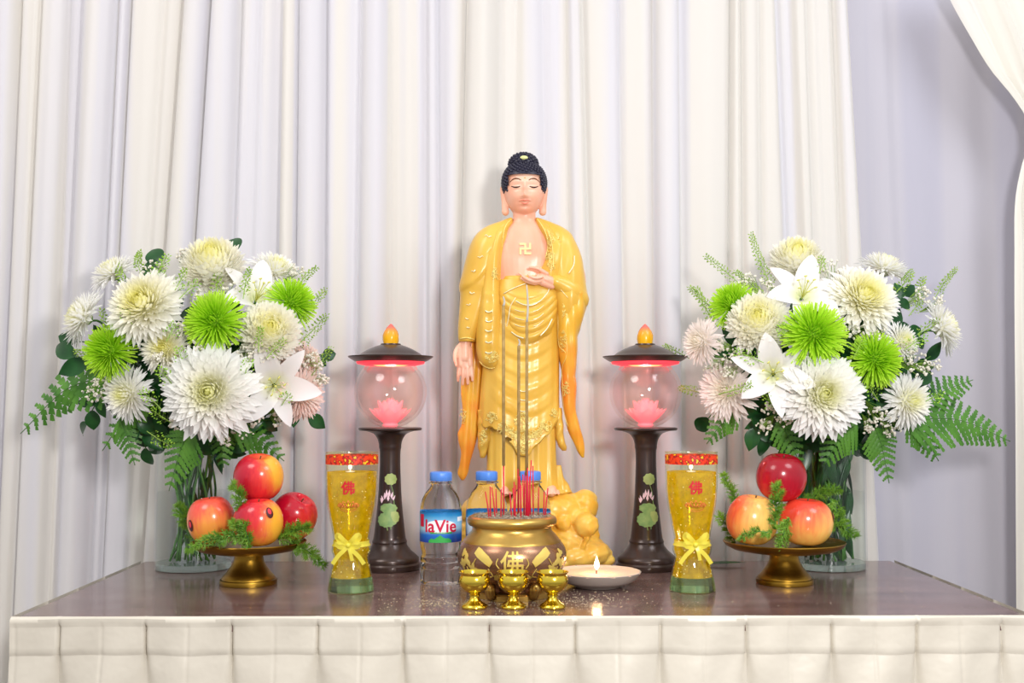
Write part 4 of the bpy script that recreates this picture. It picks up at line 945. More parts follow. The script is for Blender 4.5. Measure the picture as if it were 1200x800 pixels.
def fern(label, group, base, tip, w, npin, seed, nrm=(0, -1, .2), bend=.12, notch=7):
    """triangular frond: paired pinnae, each cut into leaflets"""
    rr = random.Random(seed); base = Vector(base); tip = Vector(tip); dl = (tip-base).length; up = Vector(nrm).normalized(); spc = dl*.94/npin
    P_ = catmull([base, base.lerp(tip, .5)+Vector((0, -.2, .9))*dl*bend, tip], 24); b = MB(); st = MB(); tube(st, P_, [.0014]*12+[.0009]*13, 6)
    for i in range(npin):
        t = .06+.94*i/npin; kx = min(23, int(t*24)); p = P_[kx].lerp(P_[kx+1], t*24-kx); dd = (P_[kx+1]-P_[kx]).normalized(); sd0 = dd.cross(up).normalized()
        pl = w*(1-t)**.8*(.75+.25*min(1, t/.15))+.006
        for sg in (-1, 1):
            pd = (sd0*sg*.85+dd*.62+up*rr.uniform(-.08, .05)).normalized(); pn = up; ps = pd.cross(pn).normalized()
            nn = max(3, int(pl/(spc*.5))); droop = rr.uniform(.1, .3)
            prev = p
            for j in range(nn):
                u0, u1 = j/nn, (j+1)/nn; q0 = p+pd*pl*u0-up*pl*droop*u0*u0; q1 = p+pd*pl*u1-up*pl*droop*u1*u1
                ww = min(pl*.22, spc*.40)*(1-u0*.85)**.6+.0005
                for s2 in (-1, 1):
                    e = q0.lerp(q1, .8)+ps*s2*ww+pd*ww*.45-up*ww*.15; f_ = q0.lerp(q1, .15)+ps*s2*ww*.7
                    b.add([q0, f_, e, q1+pd*pl*.02], [(0, 1, 2, 3) if s2 > 0 else (3, 2, 1, 0)])
            q2 = p+pd*pl*1.06-up*pl*droop; 
    b2 = b
    t_ = thing('fern_frond', label, 'fern', base, 0, group); part('leaflets', local(b2, base), M['fern'], t_, smooth=False); part('stalk', local(st, base), M['stem'], t_)
def raceme(label, group, base, tip, seed, wd=.0085, m='pepper', name='pepper_grass_sprig'):
    """thin stalk ringed with small pods, tapering to the tip"""
    rr = random.Random(seed); base = Vector(base); tip = Vector(tip); d = tip-base; L = d.length; side = Vector((rr.uniform(-1, 1), -.3, rr.uniform(-.3, .6)))
    P_ = catmull([base, base.lerp(tip, .55)+side*L*.06, tip], 20); st = MB(); b = MB(); tube(st, P_, [.0009]*12+[.0005]*9, 5)
    n = int(L/.0013)
    for i in range(n):
        t = .12+.88*i/n; kx = min(19, int(t*20)); p = P_[kx].lerp(P_[kx+1], t*20-kx); dd = (P_[kx+1]-P_[kx]).normalized()
        o = dd.orthogonal().normalized(); o.rotate(Quaternion(dd, i*2.4)); v = (o+dd*.6).normalized(); l = wd*(1.15-.75*t)*rr.uniform(.8, 1.15); e = p+v*l
        st.add([p, p+dd*.0006, e], [(0, 1, 2)])
        s = rr.uniform(.0015, .0024); u = v.orthogonal().normalized()*s; w_ = v.cross(u); b.add([e, e+v*s*.9+u, e+v*s*2.4, e+v*s*.9-u, e+v*s+w_*.6, e+v*s-w_*.6], [(0, 1, 4), (1, 2, 4), (2, 3, 4), (3, 0, 4), (1, 0, 5), (2, 1, 5), (3, 2, 5), (0, 3, 5)])
    t_ = thing(name, label, 'greenery', base, 0, group); q = part('pods', local(b, base), M[m], t_, smooth=False); q['kind'] = 'stuff'; part('stem', local(st, base), M['stem_light'], t_, smooth=False)
def gyp(label, group, c, r, n, seed, towards, m='gyp'):
    """airy cloud of tiny double flowers on hair thin branches"""
    rr = random.Random(seed); b = MB(); st = MB(); c = Vector(c); root = c+Vector(towards)*r*2.4
    for i in range(n):
        v = Vector((rr.gauss(0, 1), rr.gauss(0, .7), rr.gauss(0, 1))).normalized()*r*rr.random()**.45; e = c+v; mid = root.lerp(e, .55)+Vector((rr.uniform(-1, 1), rr.uniform(-1, 1), rr.uniform(-1, 1)))*r*.12
        tube(st, [root, mid, e], .00035, 3, cap=False); s = rr.uniform(.0016, .0032); ball(b, e, s, 6, 4)
        for _ in range(3): ball(b, e+Vector((rr.gauss(0, 1), rr.gauss(0, 1), rr.gauss(0, 1)))*s*.55, s*.62, 5, 3)
    t_ = thing('baby_breath_sprig', label, 'flower', root, 0, group); q = part('tiny_flowers', local(b, root), M[m], t_); q['kind'] = 'stuff'; part('stem', local(st, root), M['stem_light'], t_, smooth=False)

def A(bq, px, py, out=0, dep=.17): return place(bq, px, py, out, dep)[0]
# glossy leaves that show round the outline
g = 'glossy leaves round the left bouquet'
for i, (b0, t0, n, L, Wd, o_, lab) in enumerate([
    ((268, 312), (273, 297), 1, .050, .040, -.06, 'dark glossy leaf standing up at the top of the left bouquet'),
    ((190, 322), (186, 308), 2, .052, .036, -.05, 'dark leaf pair at the upper left top of the left bouquet'),
    ((112, 408), (90, 400), 1, .048, .03, -.02, 'short dark leaf at the left edge of the left bouquet'),
    ((110, 430), (84, 416), 2, .066, .040, .0, 'long dark leaf pair at the far left of the left bouquet'),
    ((350, 425), (385, 418), 3, .030, .024, -.02, 'glossy leaves at the far right edge of the left bouquet'),
    ((330, 470), (365, 490), 4, .045, .030, -.02, 'brownish green leaves at the lower right of the left bouquet'),
    ((120, 465), (100, 500), 4, .044, .028, -.02, 'dark leaves above the left fern of the left bouquet'),
    ((160, 490), (172, 530), 4, .046, .030, -.02, 'dark leaves hanging at the lower left of the left bouquet')]):
    leaf_sprig('leaf_sprig', lab, g, A(BL, *b0, o_-.0), A(BL, *t0, o_), n, L, Wd, 80+i)
g = 'glossy leaves round the right bouquet'
for i, (b0, t0, n, L, Wd, o_, lab) in enumerate([
    ((1045, 365), (1062, 345), 4, .040, .026, -.02, 'dark glossy leaves at the upper right of the right bouquet'),
    ((1050, 385), (1075, 400), 4, .036, .024, -.02, 'dark leaves beside the small white bloom of the right bouquet'),
    ((845, 480), (830, 490), 1, .045, .035, -.03, 'olive leaf under the pale blush bloom of the right bouquet'),
    ((880, 490), (892, 520), 3, .044, .036, -.02, 'broad green leaves low at the left of the right bouquet'),
    ((860, 400), (845, 430), 4, .040, .028, -.06, 'dark leaves between the two pale blush blooms')]):
    leaf_sprig('leaf_sprig', lab, g, A(BR, *b0, o_), A(BR, *t0, o_), n, L, Wd, 180+i)
# dense dark foliage filling the hearts of both bouquets
for bq, nm, seed in ((BL, 'left', 5), (BR, 'right', 6)):
    rr = random.Random(seed)
    for i in range(46):
        a = i*2.39996; q = sqrt((i+.5)/46)*.80; u, v = q*cos(a), q*sin(a)
        px, py = bq.px+u*bq.rx, bq.py-v*bq.rz*.95+20; p, f = place(bq, px, py, -.035); base = bq.v+Vector((0, 0, .24)); base = base.lerp(p, .55)
        leaf_sprig('filler_leaf_sprig', 'dark green leafy sprig filling the inside of the %s bouquet' % nm, 'inner foliage of the %s bouquet' % nm, base, p, 7, .048, .026, rr.randint(0, 9999), nrm=f+Vector((0, 0, .2)))
    for i in range(9 if nm == 'left' else 16):
        a = i*2.4; r = .012+.04*sqrt(i/16); c, s = cos(a), sin(a); v = bq.v
        b = MB(); st = MB(); p0 = v+Vector((c*r, s*r, .018)); p1 = v+Vector((cos(a+1)*r*1.15, sin(a+1)*r*1.15, .26)); P_ = catmull([p0, p0.lerp(p1, .5)+Vector((s, -c, 0))*.012, p1], 12); tube(st, P_, .0024, 6)
        if i % 2 or nm == 'right':
            for j in range(4 if nm == 'left' else 7):
                t = rr.uniform(.35 if nm == 'left' else .2, 1); pp = P_[int(t*12)]; aa = rr.uniform(0, TAU); rad = Vector((pp.x-v.x, pp.y-v.y, 0)).length
                petal(b, pp, Vector((cos(aa)*.25, sin(aa)*.25, 1 if j % 2 else -1)), Vector((-sin(aa), cos(aa), .2)), .06, .022, .2, .1, 6, 'leaf')
        t_ = thing('cut_stem', 'green cut stem standing in the water of the %s vase' % nm, 'stem', p0, 0, 'stems inside the %s vase' % nm); part('stem', local(st, p0), M['stem'] if i % 3 else M['leaf'], t_)
        if b.v: part('leaves', local(b, p0), M['leaf'], t_)
# fern fronds
g = 'fern fronds of the left bouquet'
fern('big fern frond sweeping down left from the left bouquet', g, A(BL, 138, 440, -.01), A(BL, 24, 508, .0), .072, 11, 1, (-.1, -1, .25))
fern('fern frond hanging before the left vase', g, A(BL, 225, 500, .0), at(198, 575, 2.10), .058, 9, 2, (-.2, -1, .2))
fern('small fern frond between the left fern and the hanging one of the left bouquet', g, A(BL, 140, 490, -.02), at(158, 545, 2.12), .036, 8, 3, (0, -1, .2))
fern('fern frond behind the top red apple, right side of the left vase', g, A(BL, 272, 505, -.02), at(333, 540, 2.16), .040, 8, 4, (0, -1, .3))
fern('fern frond hidden low at the middle of the left bouquet', g, A(BL, 255, 495, -.03), at(262, 548, 2.15), .04, 8, 5)
fern('fern frond beside the lower left white bloom of the left bouquet', g, A(BL, 175, 470, -.03), at(120, 528, 2.14), .036, 8, 6)
g = 'fern fronds of the right bouquet'
fern('big fern frond reaching out to the right of the right bouquet', g, A(BR, 1050, 495, -.02), A(BR, 1184, 517, .0), .085, 15, 11, (.1, -1, .3), .1, 11)
fern('upper fern frond at the right of the right bouquet', g, A(BR, 1070, 480, -.04), A(BR, 1140, 445, -.0), .05, 10, 12, (.1, -1, .3), .05, 9)
fern('fern frond drooping right of the right vase', g, A(BR, 1025, 500, -.01), at(1042, 566, 2.12), .044, 9, 13, (0, -1, .2))
fern('fern frond drooping over the middle of the right vase', g, A(BR, 1005, 495, -.01), at(965, 545, 2.10), .050, 9, 14, (0, -1, .2))
fern('small round leaved fern frond above the crimson apple', g, A(BR, 912, 490, -.02), at(938, 545, 2.12), .040, 7, 15, (0, -1, .2), .05, 4)
fern('fern frond at the lower left of the right bouquet', g, A(BR, 868, 480, -.03), at(828, 520, 2.16), .036, 8, 16, (0, -1, .3))
fern('low fern frond under the white bloom at the lower right', g, A(BR, 1060, 490, -.02), at(1100, 540, 2.14), .045, 8, 17, (0, -1, .2))
# pepper grass
g = 'pepper grass sprigs in the left bouquet'
for i, (b0, t0, o_, w_, lab) in enumerate([
    ((252, 352), (257, 290), .03, .010, 'upright pepper grass sprig before the crowning cream bloom of the left bouquet'),
    ((285, 350), (292, 316), .03, .008, 'pepper grass sprig on the upper lily of the left bouquet'),
    ((205, 340), (216, 316), .03, .009, 'pepper grass sprig right of the big upper left bloom'),
    ((150, 340), (141, 308), .0, .008, 'thin pepper grass sprig at the upper left of the left bouquet'),
    ((165, 320), (164, 296), -.03, .008, 'pepper grass sprig beside the dark upper left leaf pair'),
    ((345, 340), (371, 314), -.0, .007, 'airy pepper grass sprig at the upper right of the left bouquet'),
    ((345, 385), (381, 340), .01, .011, 'pepper grass sprig right of the tilted green bloom'),
    ((345, 408), (382, 370), .01, .012, 'pepper grass sprig at the right edge of the left bouquet, below the tilted green bloom'),
    ((303, 412), (306, 384), .05, .007, 'small pepper grass sprig standing on the pale yellow bloom of the left bouquet'),
    ((312, 420), (334, 398), .05, .009, 'slanting pepper grass sprig on the pale yellow bloom of the left bouquet'),
    ((365, 440), (388, 408), -.0, .010, 'pepper grass sprig by the little blush flower'),
    ((130, 400), (119, 364), .01, .009, 'pepper grass sprig over the left green bloom'),
    ((110, 420), (88, 412), .01, .008, 'pepper grass sprig at the left leaves of the left bouquet')]):
    raceme(lab, g, A(BL, *b0, o_), A(BL, *t0, o_), 300+i, w_)
g = 'pepper grass sprigs in the right bouquet'
for i, (b0, t0, o_, w_, lab) in enumerate([
    ((908, 345), (880, 274), .0, .009, 'tall pepper grass sprig rising at the upper left of the right bouquet'),
    ((870, 335), (827, 300), -.0, .008, 'arching pepper grass sprig reaching far upper left over the right bouquet'),
    ((895, 350), (862, 318), .02, .007, 'pepper grass sprig over the upper left green bloom of the right bouquet'),
    ((842, 385), (816, 338), .0, .009, 'curved pepper grass sprig at the left of the right bouquet'),
    ((848, 370), (808, 337), -.02, .008, 'outer curved pepper grass sprig at the left of the right bouquet'),
    ((808, 420), (779, 405), -.03, .006, 'thin pepper grass sprig beside the right lamp lid'),
    ((822, 460), (798, 455), .0, .009, 'short pepper grass sprig poking left below the blush bloom'),
    ((842, 462), (880, 450), .06, .009, 'pepper grass sprig lying across the lower left blush bloom'),
    ((960, 320), (962, 302), .04, .008, 'small pepper grass sprig beside the crowning cream bloom of the right bouquet'),
    ((1048, 345), (1068, 318), .0, .010, 'pepper grass sprig at the top right of the right bouquet'),
    ((1075, 360), (1082, 326), -.01, .009, 'short pepper grass sprig above the far right bloom'),
    ((1095, 350), (1120, 315), -.02, .007, 'lone pepper grass sprig sticking out at the upper right of the right bouquet'),
    ((1075, 392), (1098, 376), .02, .008, 'pepper grass sprig on the far right white bloom'),
    ((1065, 370), (1078, 352), .0, .010, 'pepper grass sprig over the dark leaves at the right')]):
    raceme(lab, g, A(BR, *b0, o_), A(BR, *t0, o_), 400+i, w_)
# yellow green bushy sprigs
g = 'yellow green filler sprigs in the left bouquet'
for i, (b0, t0, lab) in enumerate([((205, 455), (185, 432), 'above the lower left white bloom'), ((190, 480), (166, 458), 'over the edge of the lower left white bloom'), ((200, 495), (178, 480), 'below the lower left white bloom'), ((172, 505), (200, 522), 'hanging above the fern by the left vase'), ((215, 430), (210, 408), 'right of the small cream bloom of the left bouquet'), ((287, 445), (292, 422), 'between the largest bloom and the lower lily'), ((155, 380), (140, 362), 'left of the big upper left bloom'), ((210, 350), (232, 330), 'between the two upper cream blooms of the left bouquet'), ((180, 330), (196, 300), 'at the dark upper left leaves'), ((330, 475), (338, 462), 'right below the lower lily'), ((195, 400), (205, 380), 'above the small cream bloom of the left bouquet')]):
    raceme('bushy yellow green sprig '+lab, g, A(BL, *b0, .035), A(BL, *t0, .035), 500+i, .013, 'golden', 'green_filler_sprig')
g = 'yellow green filler sprigs in the right bouquet'
for i, (b0, t0, lab) in enumerate([((895, 425), (862, 412), 'left of the lily low in the right bouquet'), ((910, 480), (898, 462), 'under the lower lily of the right bouquet'), ((1030, 470), (1018, 452), 'below the right green bloom'), ((1085, 470), (1102, 462), 'right of the lower right white bloom'), ((1060, 410), (1085, 396), 'between the two right white blooms'), ((925, 400), (915, 380), 'left of the central green bloom of the right bouquet'), ((975, 505), (985, 492), 'under the largest bloom of the right bouquet'), ((1000, 420), (1010, 398), 'above the right green bloom')]):
    raceme('bushy yellow green sprig '+lab, g, A(BR, *b0, .035), A(BR, *t0, .035), 600+i, .013, 'golden', 'green_filler_sprig')
# baby's breath
for bq, nm, pts in ((BL, 'left', [(108, 460, 14), (180, 312, 14), (215, 300, 10), (215, 385, 10), (232, 405, 13), (262, 412, 14), (288, 412, 14), (205, 432, 10), (120, 450, 12), (200, 445, 10), (285, 500, 14), (300, 485, 12), (330, 490, 12), (262, 515, 9), (185, 420, 9), (370, 425, 13), (375, 445, 10), (345, 320, 12), (205, 497, 8), (270, 340, 10), (232, 346, 9)]),
                    (BR, 'right', [(830, 425, 14), (858, 415, 13), (875, 330, 12), (900, 335, 12), (842, 405, 10), (855, 435, 10), (975, 315, 14), (990, 322, 10), (1010, 388, 14), (1030, 392, 12), (995, 385, 10), (1075, 425, 15), (1092, 430, 12), (1080, 345, 12), (905, 480, 12), (920, 490, 10), (925, 468, 9), (895, 500, 10), (1030, 490, 14), (1045, 500, 12), (1018, 500, 9), (1100, 355, 10)])):
    for i, (px, py, r) in enumerate(pts):
        p = A(bq, px, py, .012); gyp('cluster of tiny white baby breath flowers tucked between the blooms of the %s bouquet' % nm, 'baby breath in the %s bouquet' % nm, p, r*p.y/F, 26, 700+i, (bq.c-p).normalized())
# fallen leaf on the table behind the right glass
p = Vector((X_(826, 2.24), 2.24, TT+.001)); b = MB(); petal(b, Vector((0, 0, .002)), Vector((1, .1, 0)), Vector((0, 0, 1)), .085, .03, .05, .1, 10, 'leaf'); part_ = part('fallen_leaf', b, M['leaf'], loc=p)
tag(part_, 'dark green leaf lying on the table behind the right oil glass', 'leaf')
# ---------------------------------------------------------------- the statue
QY = 2.185; k = QY/F
sx0 = X_(613, QY); Zb = zc(0, QY)
def SP(px, py, dy=0.0):
    """statue space: px across, py up, dy towards the viewer; metres from the statue's foot"""
    return Vector(((px-613)*k, -dy*k, at(613, py, QY).z-TT))
def loft(rows, nr=70, na=48, disp=None, sq=.8, py0=None, py1=None, hem=None):
    """stack of oval sections between a left and a right outline. rows: (py, xl, xr, centre depth, half depth)"""
    mb = MB(); a0, a1 = rows[0][0] if py0 is None else py0, rows[-1][0] if py1 is None else py1
    for i in range(nr+1):
        t = i/nr; py = a0+(a1-a0)*t; xl, xr, yc, dp = interp(rows, py); cx, hw = (xl+xr)/2, (xr-xl)/2
        for j in range(na):
            a = TAU*j/na; ca, sa = cos(a), sin(a)
            ux = (abs(ca)**sq)*(1 if ca > 0 else -1); uy = (abs(sa)**sq)*(1 if sa > 0 else -1)
            x = cx+ux*hw; y = yc+uy*dp; p2 = py
            if hem: p2 = a0+(hem(x, uy)-a0)*t
            if disp:
                q = disp(x, p2, uy, t)
                y += q*(uy if abs(uy) > .3 else uy); x += q*.5*ux*(1-abs(uy))
            mb.v.append(tuple(SP(x, p2, y)))
    n = na
    for i in range(nr):
        for j in range(n): j2 = (j+1) % n; mb.f.append((i*n+j, (i+1)*n+j, (i+1)*n+j2, i*n+j2)); mb.m.append(0)
    mb.f += [tuple(range(n)), tuple(nr*n+j for j in range(n))[::-1]]; mb.m += [0, 0]
    return mb
def front(rows, px, py, disp=None, sq=.8):
    xl, xr, yc, dp = interp(rows, py); cx, hw = (xl+xr)/2, max(1e-3, (xr-xl)/2); u = max(-.999, min(.999, (px-cx)/hw))
    ca = abs(u)**(1/sq); uy = sqrt(max(0, 1-ca*ca))**sq; y = yc+uy*dp
    if disp: y += disp(px, py, uy, 0)*uy
    return y
def trace(mb, rows, pts, r, disp=None, n=None, off=.3, sub=8):
    P2 = catmull([(x, y, 0) for x, y in pts], sub*(len(pts)-1)); tube(mb, [SP(p.x, p.y, front(rows, p.x, p.y, disp)+off) for p in P2], r*k, 6)
def scrolls(mb, rows, cx, cy, w, h, n, seed, disp=None, r=.38, ang=0, off=.5):
    """small gilded scrollwork patch lying on the cloth"""
    rr = random.Random(seed)
    for _ in range(n):
        while True:
            u, v = rr.uniform(-1, 1), rr.uniform(-1, 1)
            if u*u+v*v < 1: break
        x, y = u*w, v*h; X0 = cx+x*cos(ang)-y*sin(ang); Y0 = cy+x*sin(ang)+y*cos(ang)
        a = rr.uniform(0, TAU); s = rr.uniform(1.2, 2.4); sg = rr.choice((-1, 1))
        pts = [(X0+s*(1-i/7)*cos(a+sg*i*.75), Y0+s*(1-i/7)*sin(a+sg*i*.75)) for i in range(6)]
        try: trace(mb, rows, pts, r, disp, off=off, sub=1)
        except Exception: pass
st = thing('buddha_statue', 'standing golden robed statue of a serene figure with dark curled hair, one hand lowered', 'statue', (sx0, QY, TT+.0003))
mskin = mat('statue_skin', (246, 190, 158), .3, spec=.5, sss=.12, sscale=.006)
n_ = noise_col(mskin, [(.35, (236, 168, 138)), (.65, (243, 194, 168))], 16, 1)
mrobe = mat('golden_resin_robe', (230, 182, 66), .28, spec=.5, sss=.12, sssr=(1, .6, .2), sscale=.006); noise_col(mrobe, [(.3, (214, 164, 54)), (.7, (230, 188, 84))], 9, 2)
mrobe2 = mat('shade_tinted_robe', (232, 160, 48), .28, sss=.2, sssr=(1, .45, .1), sscale=.01); noise_col(mrobe2, [(.3, (236, 128, 44)), (.6, (232, 178, 60))], 12, 2)  # same resin as the robe, orange of shade and edge glow painted in
mtrim = mat('gold_thread_trim', (240, 220, 130), .3, .3); mtrimw = mat('pale_gold_trim', (244, 236, 196), .3, .4)
mhair = mat('blue_black_curls', (34, 32, 52), .35); mrock = mat('yellow_resin_rock', (226, 178, 66), .3, sss=.25, sssr=(1, .6, .15), sscale=.012); noise_col(mrock, [(.3, (226, 168, 50)), (.7, (238, 200, 100))], 18, 3)

# body: head, neck, chest, arms, hands and feet grown into one surface
body = MB()
body.join(loft([(246, 601, 628, 0, 13), (258, 601, 628, 0, 13), (263, 596, 634, 0, 14), (270, 582, 646, 0, 17), (285, 574, 654, 0, 21), (305, 574, 655, 1, 23), (325, 577, 652, 2, 22.5), (345, 579, 650, 2, 23)], 40, 40, lambda x, y, uy, t: (2.0*exp(-((x-597)/13)**2-((y-300)/16)**2)+2.0*exp(-((x-634)/13)**2-((y-300)/16)**2) if uy > 0 else 0), sq=.9))
# head
HC = (614.5, 223)
def head():
    mb = MB(); N, Mh = 72, 56
    for i in range(Mh+1):
        v = -pi/2+pi*i/Mh
        for j in range(N):
            a = TAU*j/N; x, y, z = cos(v)*sin(a), cos(v)*cos(a), sin(v)      # y towards viewer
            wx = 24.0*(1-.17*max(0, -z)**1.6); X = x*wx; Z = z*34; Yy = y*(24 if y > 0 else 24)
            if Z < 0: Yy += (2.0*max(0, y))*min(1, -z*1.2)
            g = lambda cx, cz, sx, sz: exp(-((X-cx)/sx)**2-((Z-cz)/sz)**2) if y > 0 else 0
            # brow, eye sockets, lids, nose, cheeks, lips, chin
            Yy += 1.2*g(0, 6, 14, 3.0)
            for s in (-1, 1):
                Yy -= 1.9*g(s*9.5, .5, 5.5, 3.2); Yy += 1.9*g(s*9.5, -.8, 5.2, 2.1); Yy -= .7*g(s*9.5, -3.4, 5.2, .9)
                Yy += 1.2*g(s*11.5, -11, 6, 6); Yy += 1.9*g(s*3.6, -12.0, 1.7, 1.5); Yy -= .8*g(s*8.5, -16.5, 1.6, 2)
            Yy += 4.3*g(0, -2, 2.0, 7)+4.8*g(0, -10.6, 2.8, 3.0); Yy -= .9*g(0, -14.2, 4, 1.2)
            Yy += 2.0*g(0, -16.6, 5.2, 1.2)-1.1*g(0, -18.2, 6, .55)+2.1*g(0, -19.8, 4.2, 1.3)-1.5*g(0, -22.3, 5, 1.2)+2.4*g(0, -26.5, 6, 3.2)
            mb.v.append(tuple(SP(HC[0]+X, HC[1]-Z, Yy+1)))
    for i in range(Mh):
        for j in range(N): j2 = (j+1) % N; mb.f.append((i*N+j, i*N+j2, (i+1)*N+j2, (i+1)*N+j)); mb.m.append(0)
    mb.f += [tuple(range(N))[::-1], tuple(Mh*N+j for j in range(N))]; mb.m += [0, 0]; return mb
body.join(head())
for s in (-1, 1):   # long ear lobes
    e = [(614.3+s*22.8, 217, -1), (614.3+s*25.3, 221, -2), (614.3+s*24.4, 230, -1), (614.3+s*23.0, 240, 0), (614.3+s*22.0, 248.5, 0)]
    limb(body, [SP(*p) for p in e], [r*k for r in (2.4, 3.2, 3.2, 3.6, 4.6)], 12)
    limb(body, [SP(614.3+s*22.5, 222, 0), SP(614.3+s*22.3, 233, 0)], [2.5*k, 2*k], 8)
# viewer's left arm hanging, open palm outwards
limb(body, [SP(568, 284, -2), SP(556, 340, 0), SP(547, 392, 4), SP(546, 404, 6)], [r*k for r in (13, 10, 7.5, 6.8)], 14)
def hand_down():
    for a, b_, r0, r1 in (((545.5, 400), (545.5, 420), 6.6, 6.6), ((541, 410), (539.5, 428), 5, 4.4), ((549, 410), (551, 428), 5, 4.4), ((545, 412), (545, 430), 5, 4.6)): limb(body, [SP(*a, 8), SP(*b_, 9)], [r0*k, r1*k*.9], 14)
    for x0, x1, y1, r, dy in ((538.6, 537.2, 446.5, 2.15, 9), (543.2, 542.8, 450.5, 2.3, 9.5), (548.0, 548.6, 450, 2.25, 9.5), (552.4, 554, 446, 2.05, 9)):
        limb(body, [SP(x0, 424, dy), SP((x0*2+x1)/3, 433, dy+1), SP((x0+x1*2)/3, 440, dy+1.6), SP(x1, y1, dy+.4)], [r*k*1.15, r*k*1.08, r*k, r*k*.72], 10)
    limb(body, [SP(541, 404, 8), SP(535.5, 411, 11), SP(533.8, 420, 14), SP(535.5, 429, 16)], [3.4*k, 3.2*k, 2.6*k, 1.7*k], 10)
hand_down()
# viewer's right arm bent, hand held before the chest
limb(body, [SP(660, 284, -2), SP(676, 325, 0), SP(672, 345, 8), SP(652, 335, 22), SP(645, 333, 27)], [r*k for r in (13, 11, 9, 7, 6)], 14)
limb(body, [SP(650, 335, 27), SP(641, 331.5, 31), SP(631, 329, 33)], [6.0*k, 5.6*k, 5.0*k], 14)
limb(body, [SP(645, 338, 29), SP(634, 335, 34)], [4.4*k, 3.8*k], 12)
for pts, r in ((((633, 334, 34), (626, 336, 37), (618, 334.5, 39), (610, 330.5, 39)), 2.1), (((633, 333, 37), (625, 334.5, 40), (617, 332, 42), (611.5, 328.5, 42)), 2.0), (((632, 332, 31), (624, 333.5, 34), (616, 330, 36), (608, 324.5, 36)), 2.0),
               (((634, 329, 40), (628, 330.5, 42), (622, 329.5, 43), (618, 327, 42)), 1.8), (((640, 325, 34), (632, 320.5, 36), (627, 318.5, 37), (620.5, 318, 37)), 2.3)):
    limb(body, [SP(*p) for p in pts], [r*k*1.15, r*k*1.08, r*k, r*k*.7], 10)
# feet
for s, cx in ((-1, 592), (1, 644)):
    limb(body, [SP(cx-s*2, 560, 4), SP(cx, 571, 14), SP(cx+s*1, 574, 26)], [9*k, 8*k, 6*k], 14)
    for i in range(5): limb(body, [SP(cx+s*1+(i-2)*3.6, 574, 26-abs(i-2)), SP(cx+s*1+(i-2)*3.9, 576, 33-abs(i-1.5)*1.2)], [2.2*k, 1.7*k], 8)
bm_ = remesh(body, .00125, 2, 'body'); bm_.materials.append(mskin); bo = part('body', bm_, mskin, st, label='peach skinned head, chest, hands and feet')

def face_y(X, Z):  # front surface depth of the bare head oval
    return 0
# painted features sit on the face: find the surface by casting onto the body mesh
from mathutils.bvhtree import BVHTree
bvh = BVHTree.FromPolygons([v.co[:] for v in bm_.vertices], [p.vertices[:] for p in bm_.polygons])
def onface(px, py, off=.15):
    p = SP(px, py, 0); h = bvh.ray_cast(Vector((p.x, -.3, p.z)), Vector((0, 1, 0)))
    y = h[0].y if h[0] else -20*k
    return Vector((p.x, y-off*k, p.z))
def line_on(mb, pts, rad, off=.1, n=14):
    P2 = catmull([(x, y, 0) for x, y in pts], n); m = len(P2)
    tube(mb, [onface(p.x, p.y, off) for p in P2], [rad*k*(.35+.65*sin(pi*i/(m-1))) for i in range(m)], 6)
mbrow = mat('brow_brown', (104, 66, 40), .5); mlid = mat('eye_line', (60, 34, 30), .5); mlip = mat('lip_rose', (226, 128, 104), .35); mgoldl = mat('eyelid_gold', (214, 168, 88), .4)
cx = 614.8
for s in (-1, 1):
    b = MB(); line_on(b, [(cx+s*4.2, 216.2), (cx+s*8, 214.2), (cx+s*13, 214), (cx+s*17.5, 217)], .85, .25); part('eyebrow', b, mbrow, st)
    b = MB(); line_on(b, [(cx+s*5.2, 223), (cx+s*8.5, 224), (cx+s*12, 223.8), (cx+s*16, 222)], .95, .3); part('eye_line', b, mlid, st)
b = MB(); line_on(b, [(cx-6.8, 239.7), (cx-2.5, 238.9), (cx, 239.4), (cx+2.5, 238.9), (cx+6.8, 239.7)], 1.0, -.2); line_on(b, [(cx-4.5, 241.3), (cx, 242.9), (cx+4.5, 241.3)], 1.2, -.3); part('lips', b, mlip, st)
b = MB(); ball(b, onface(cx, 213.5, .1), .9*k, 10, 6); part('forehead_dot', b, mgoldl, st)
# chest emblem
b = MB(); sc_ = 1.0; e0 = Vector((615.2, 294.8))
def bar(x0, y0, x1, y1, w=1.25):
    xa, xb, ya, yb = min(x0, x1)-w, max(x0, x1)+w, min(y0, y1)-w, max(y0, y1)+w; c = [(xa, ya), (xb, ya), (xb, yb), (xa, yb)]
    vs = [onface(e0.x+x, e0.y+y, -.6) for x, y in c]+[onface(e0.x+x, e0.y+y, 1.0) for x, y in c]
    b.add(vs, [(0, 1, 2, 3), (7, 6, 5, 4), (0, 4, 5, 1), (1, 5, 6, 2), (2, 6, 7, 3), (3, 7, 4, 0)])
a_ = 5.6
bar(0, -a_, 0, a_); bar(-a_, 0, a_, 0); bar(-a_, -a_, 0, -a_); bar(a_, -a_, a_, 0); bar(0, a_, a_, a_); bar(-a_, 0, -a_, a_)
part('chest_emblem', b, mat('bright_gold', (250, 232, 170), .2, .35), st, smooth=False, label='gold emblem on the chest')

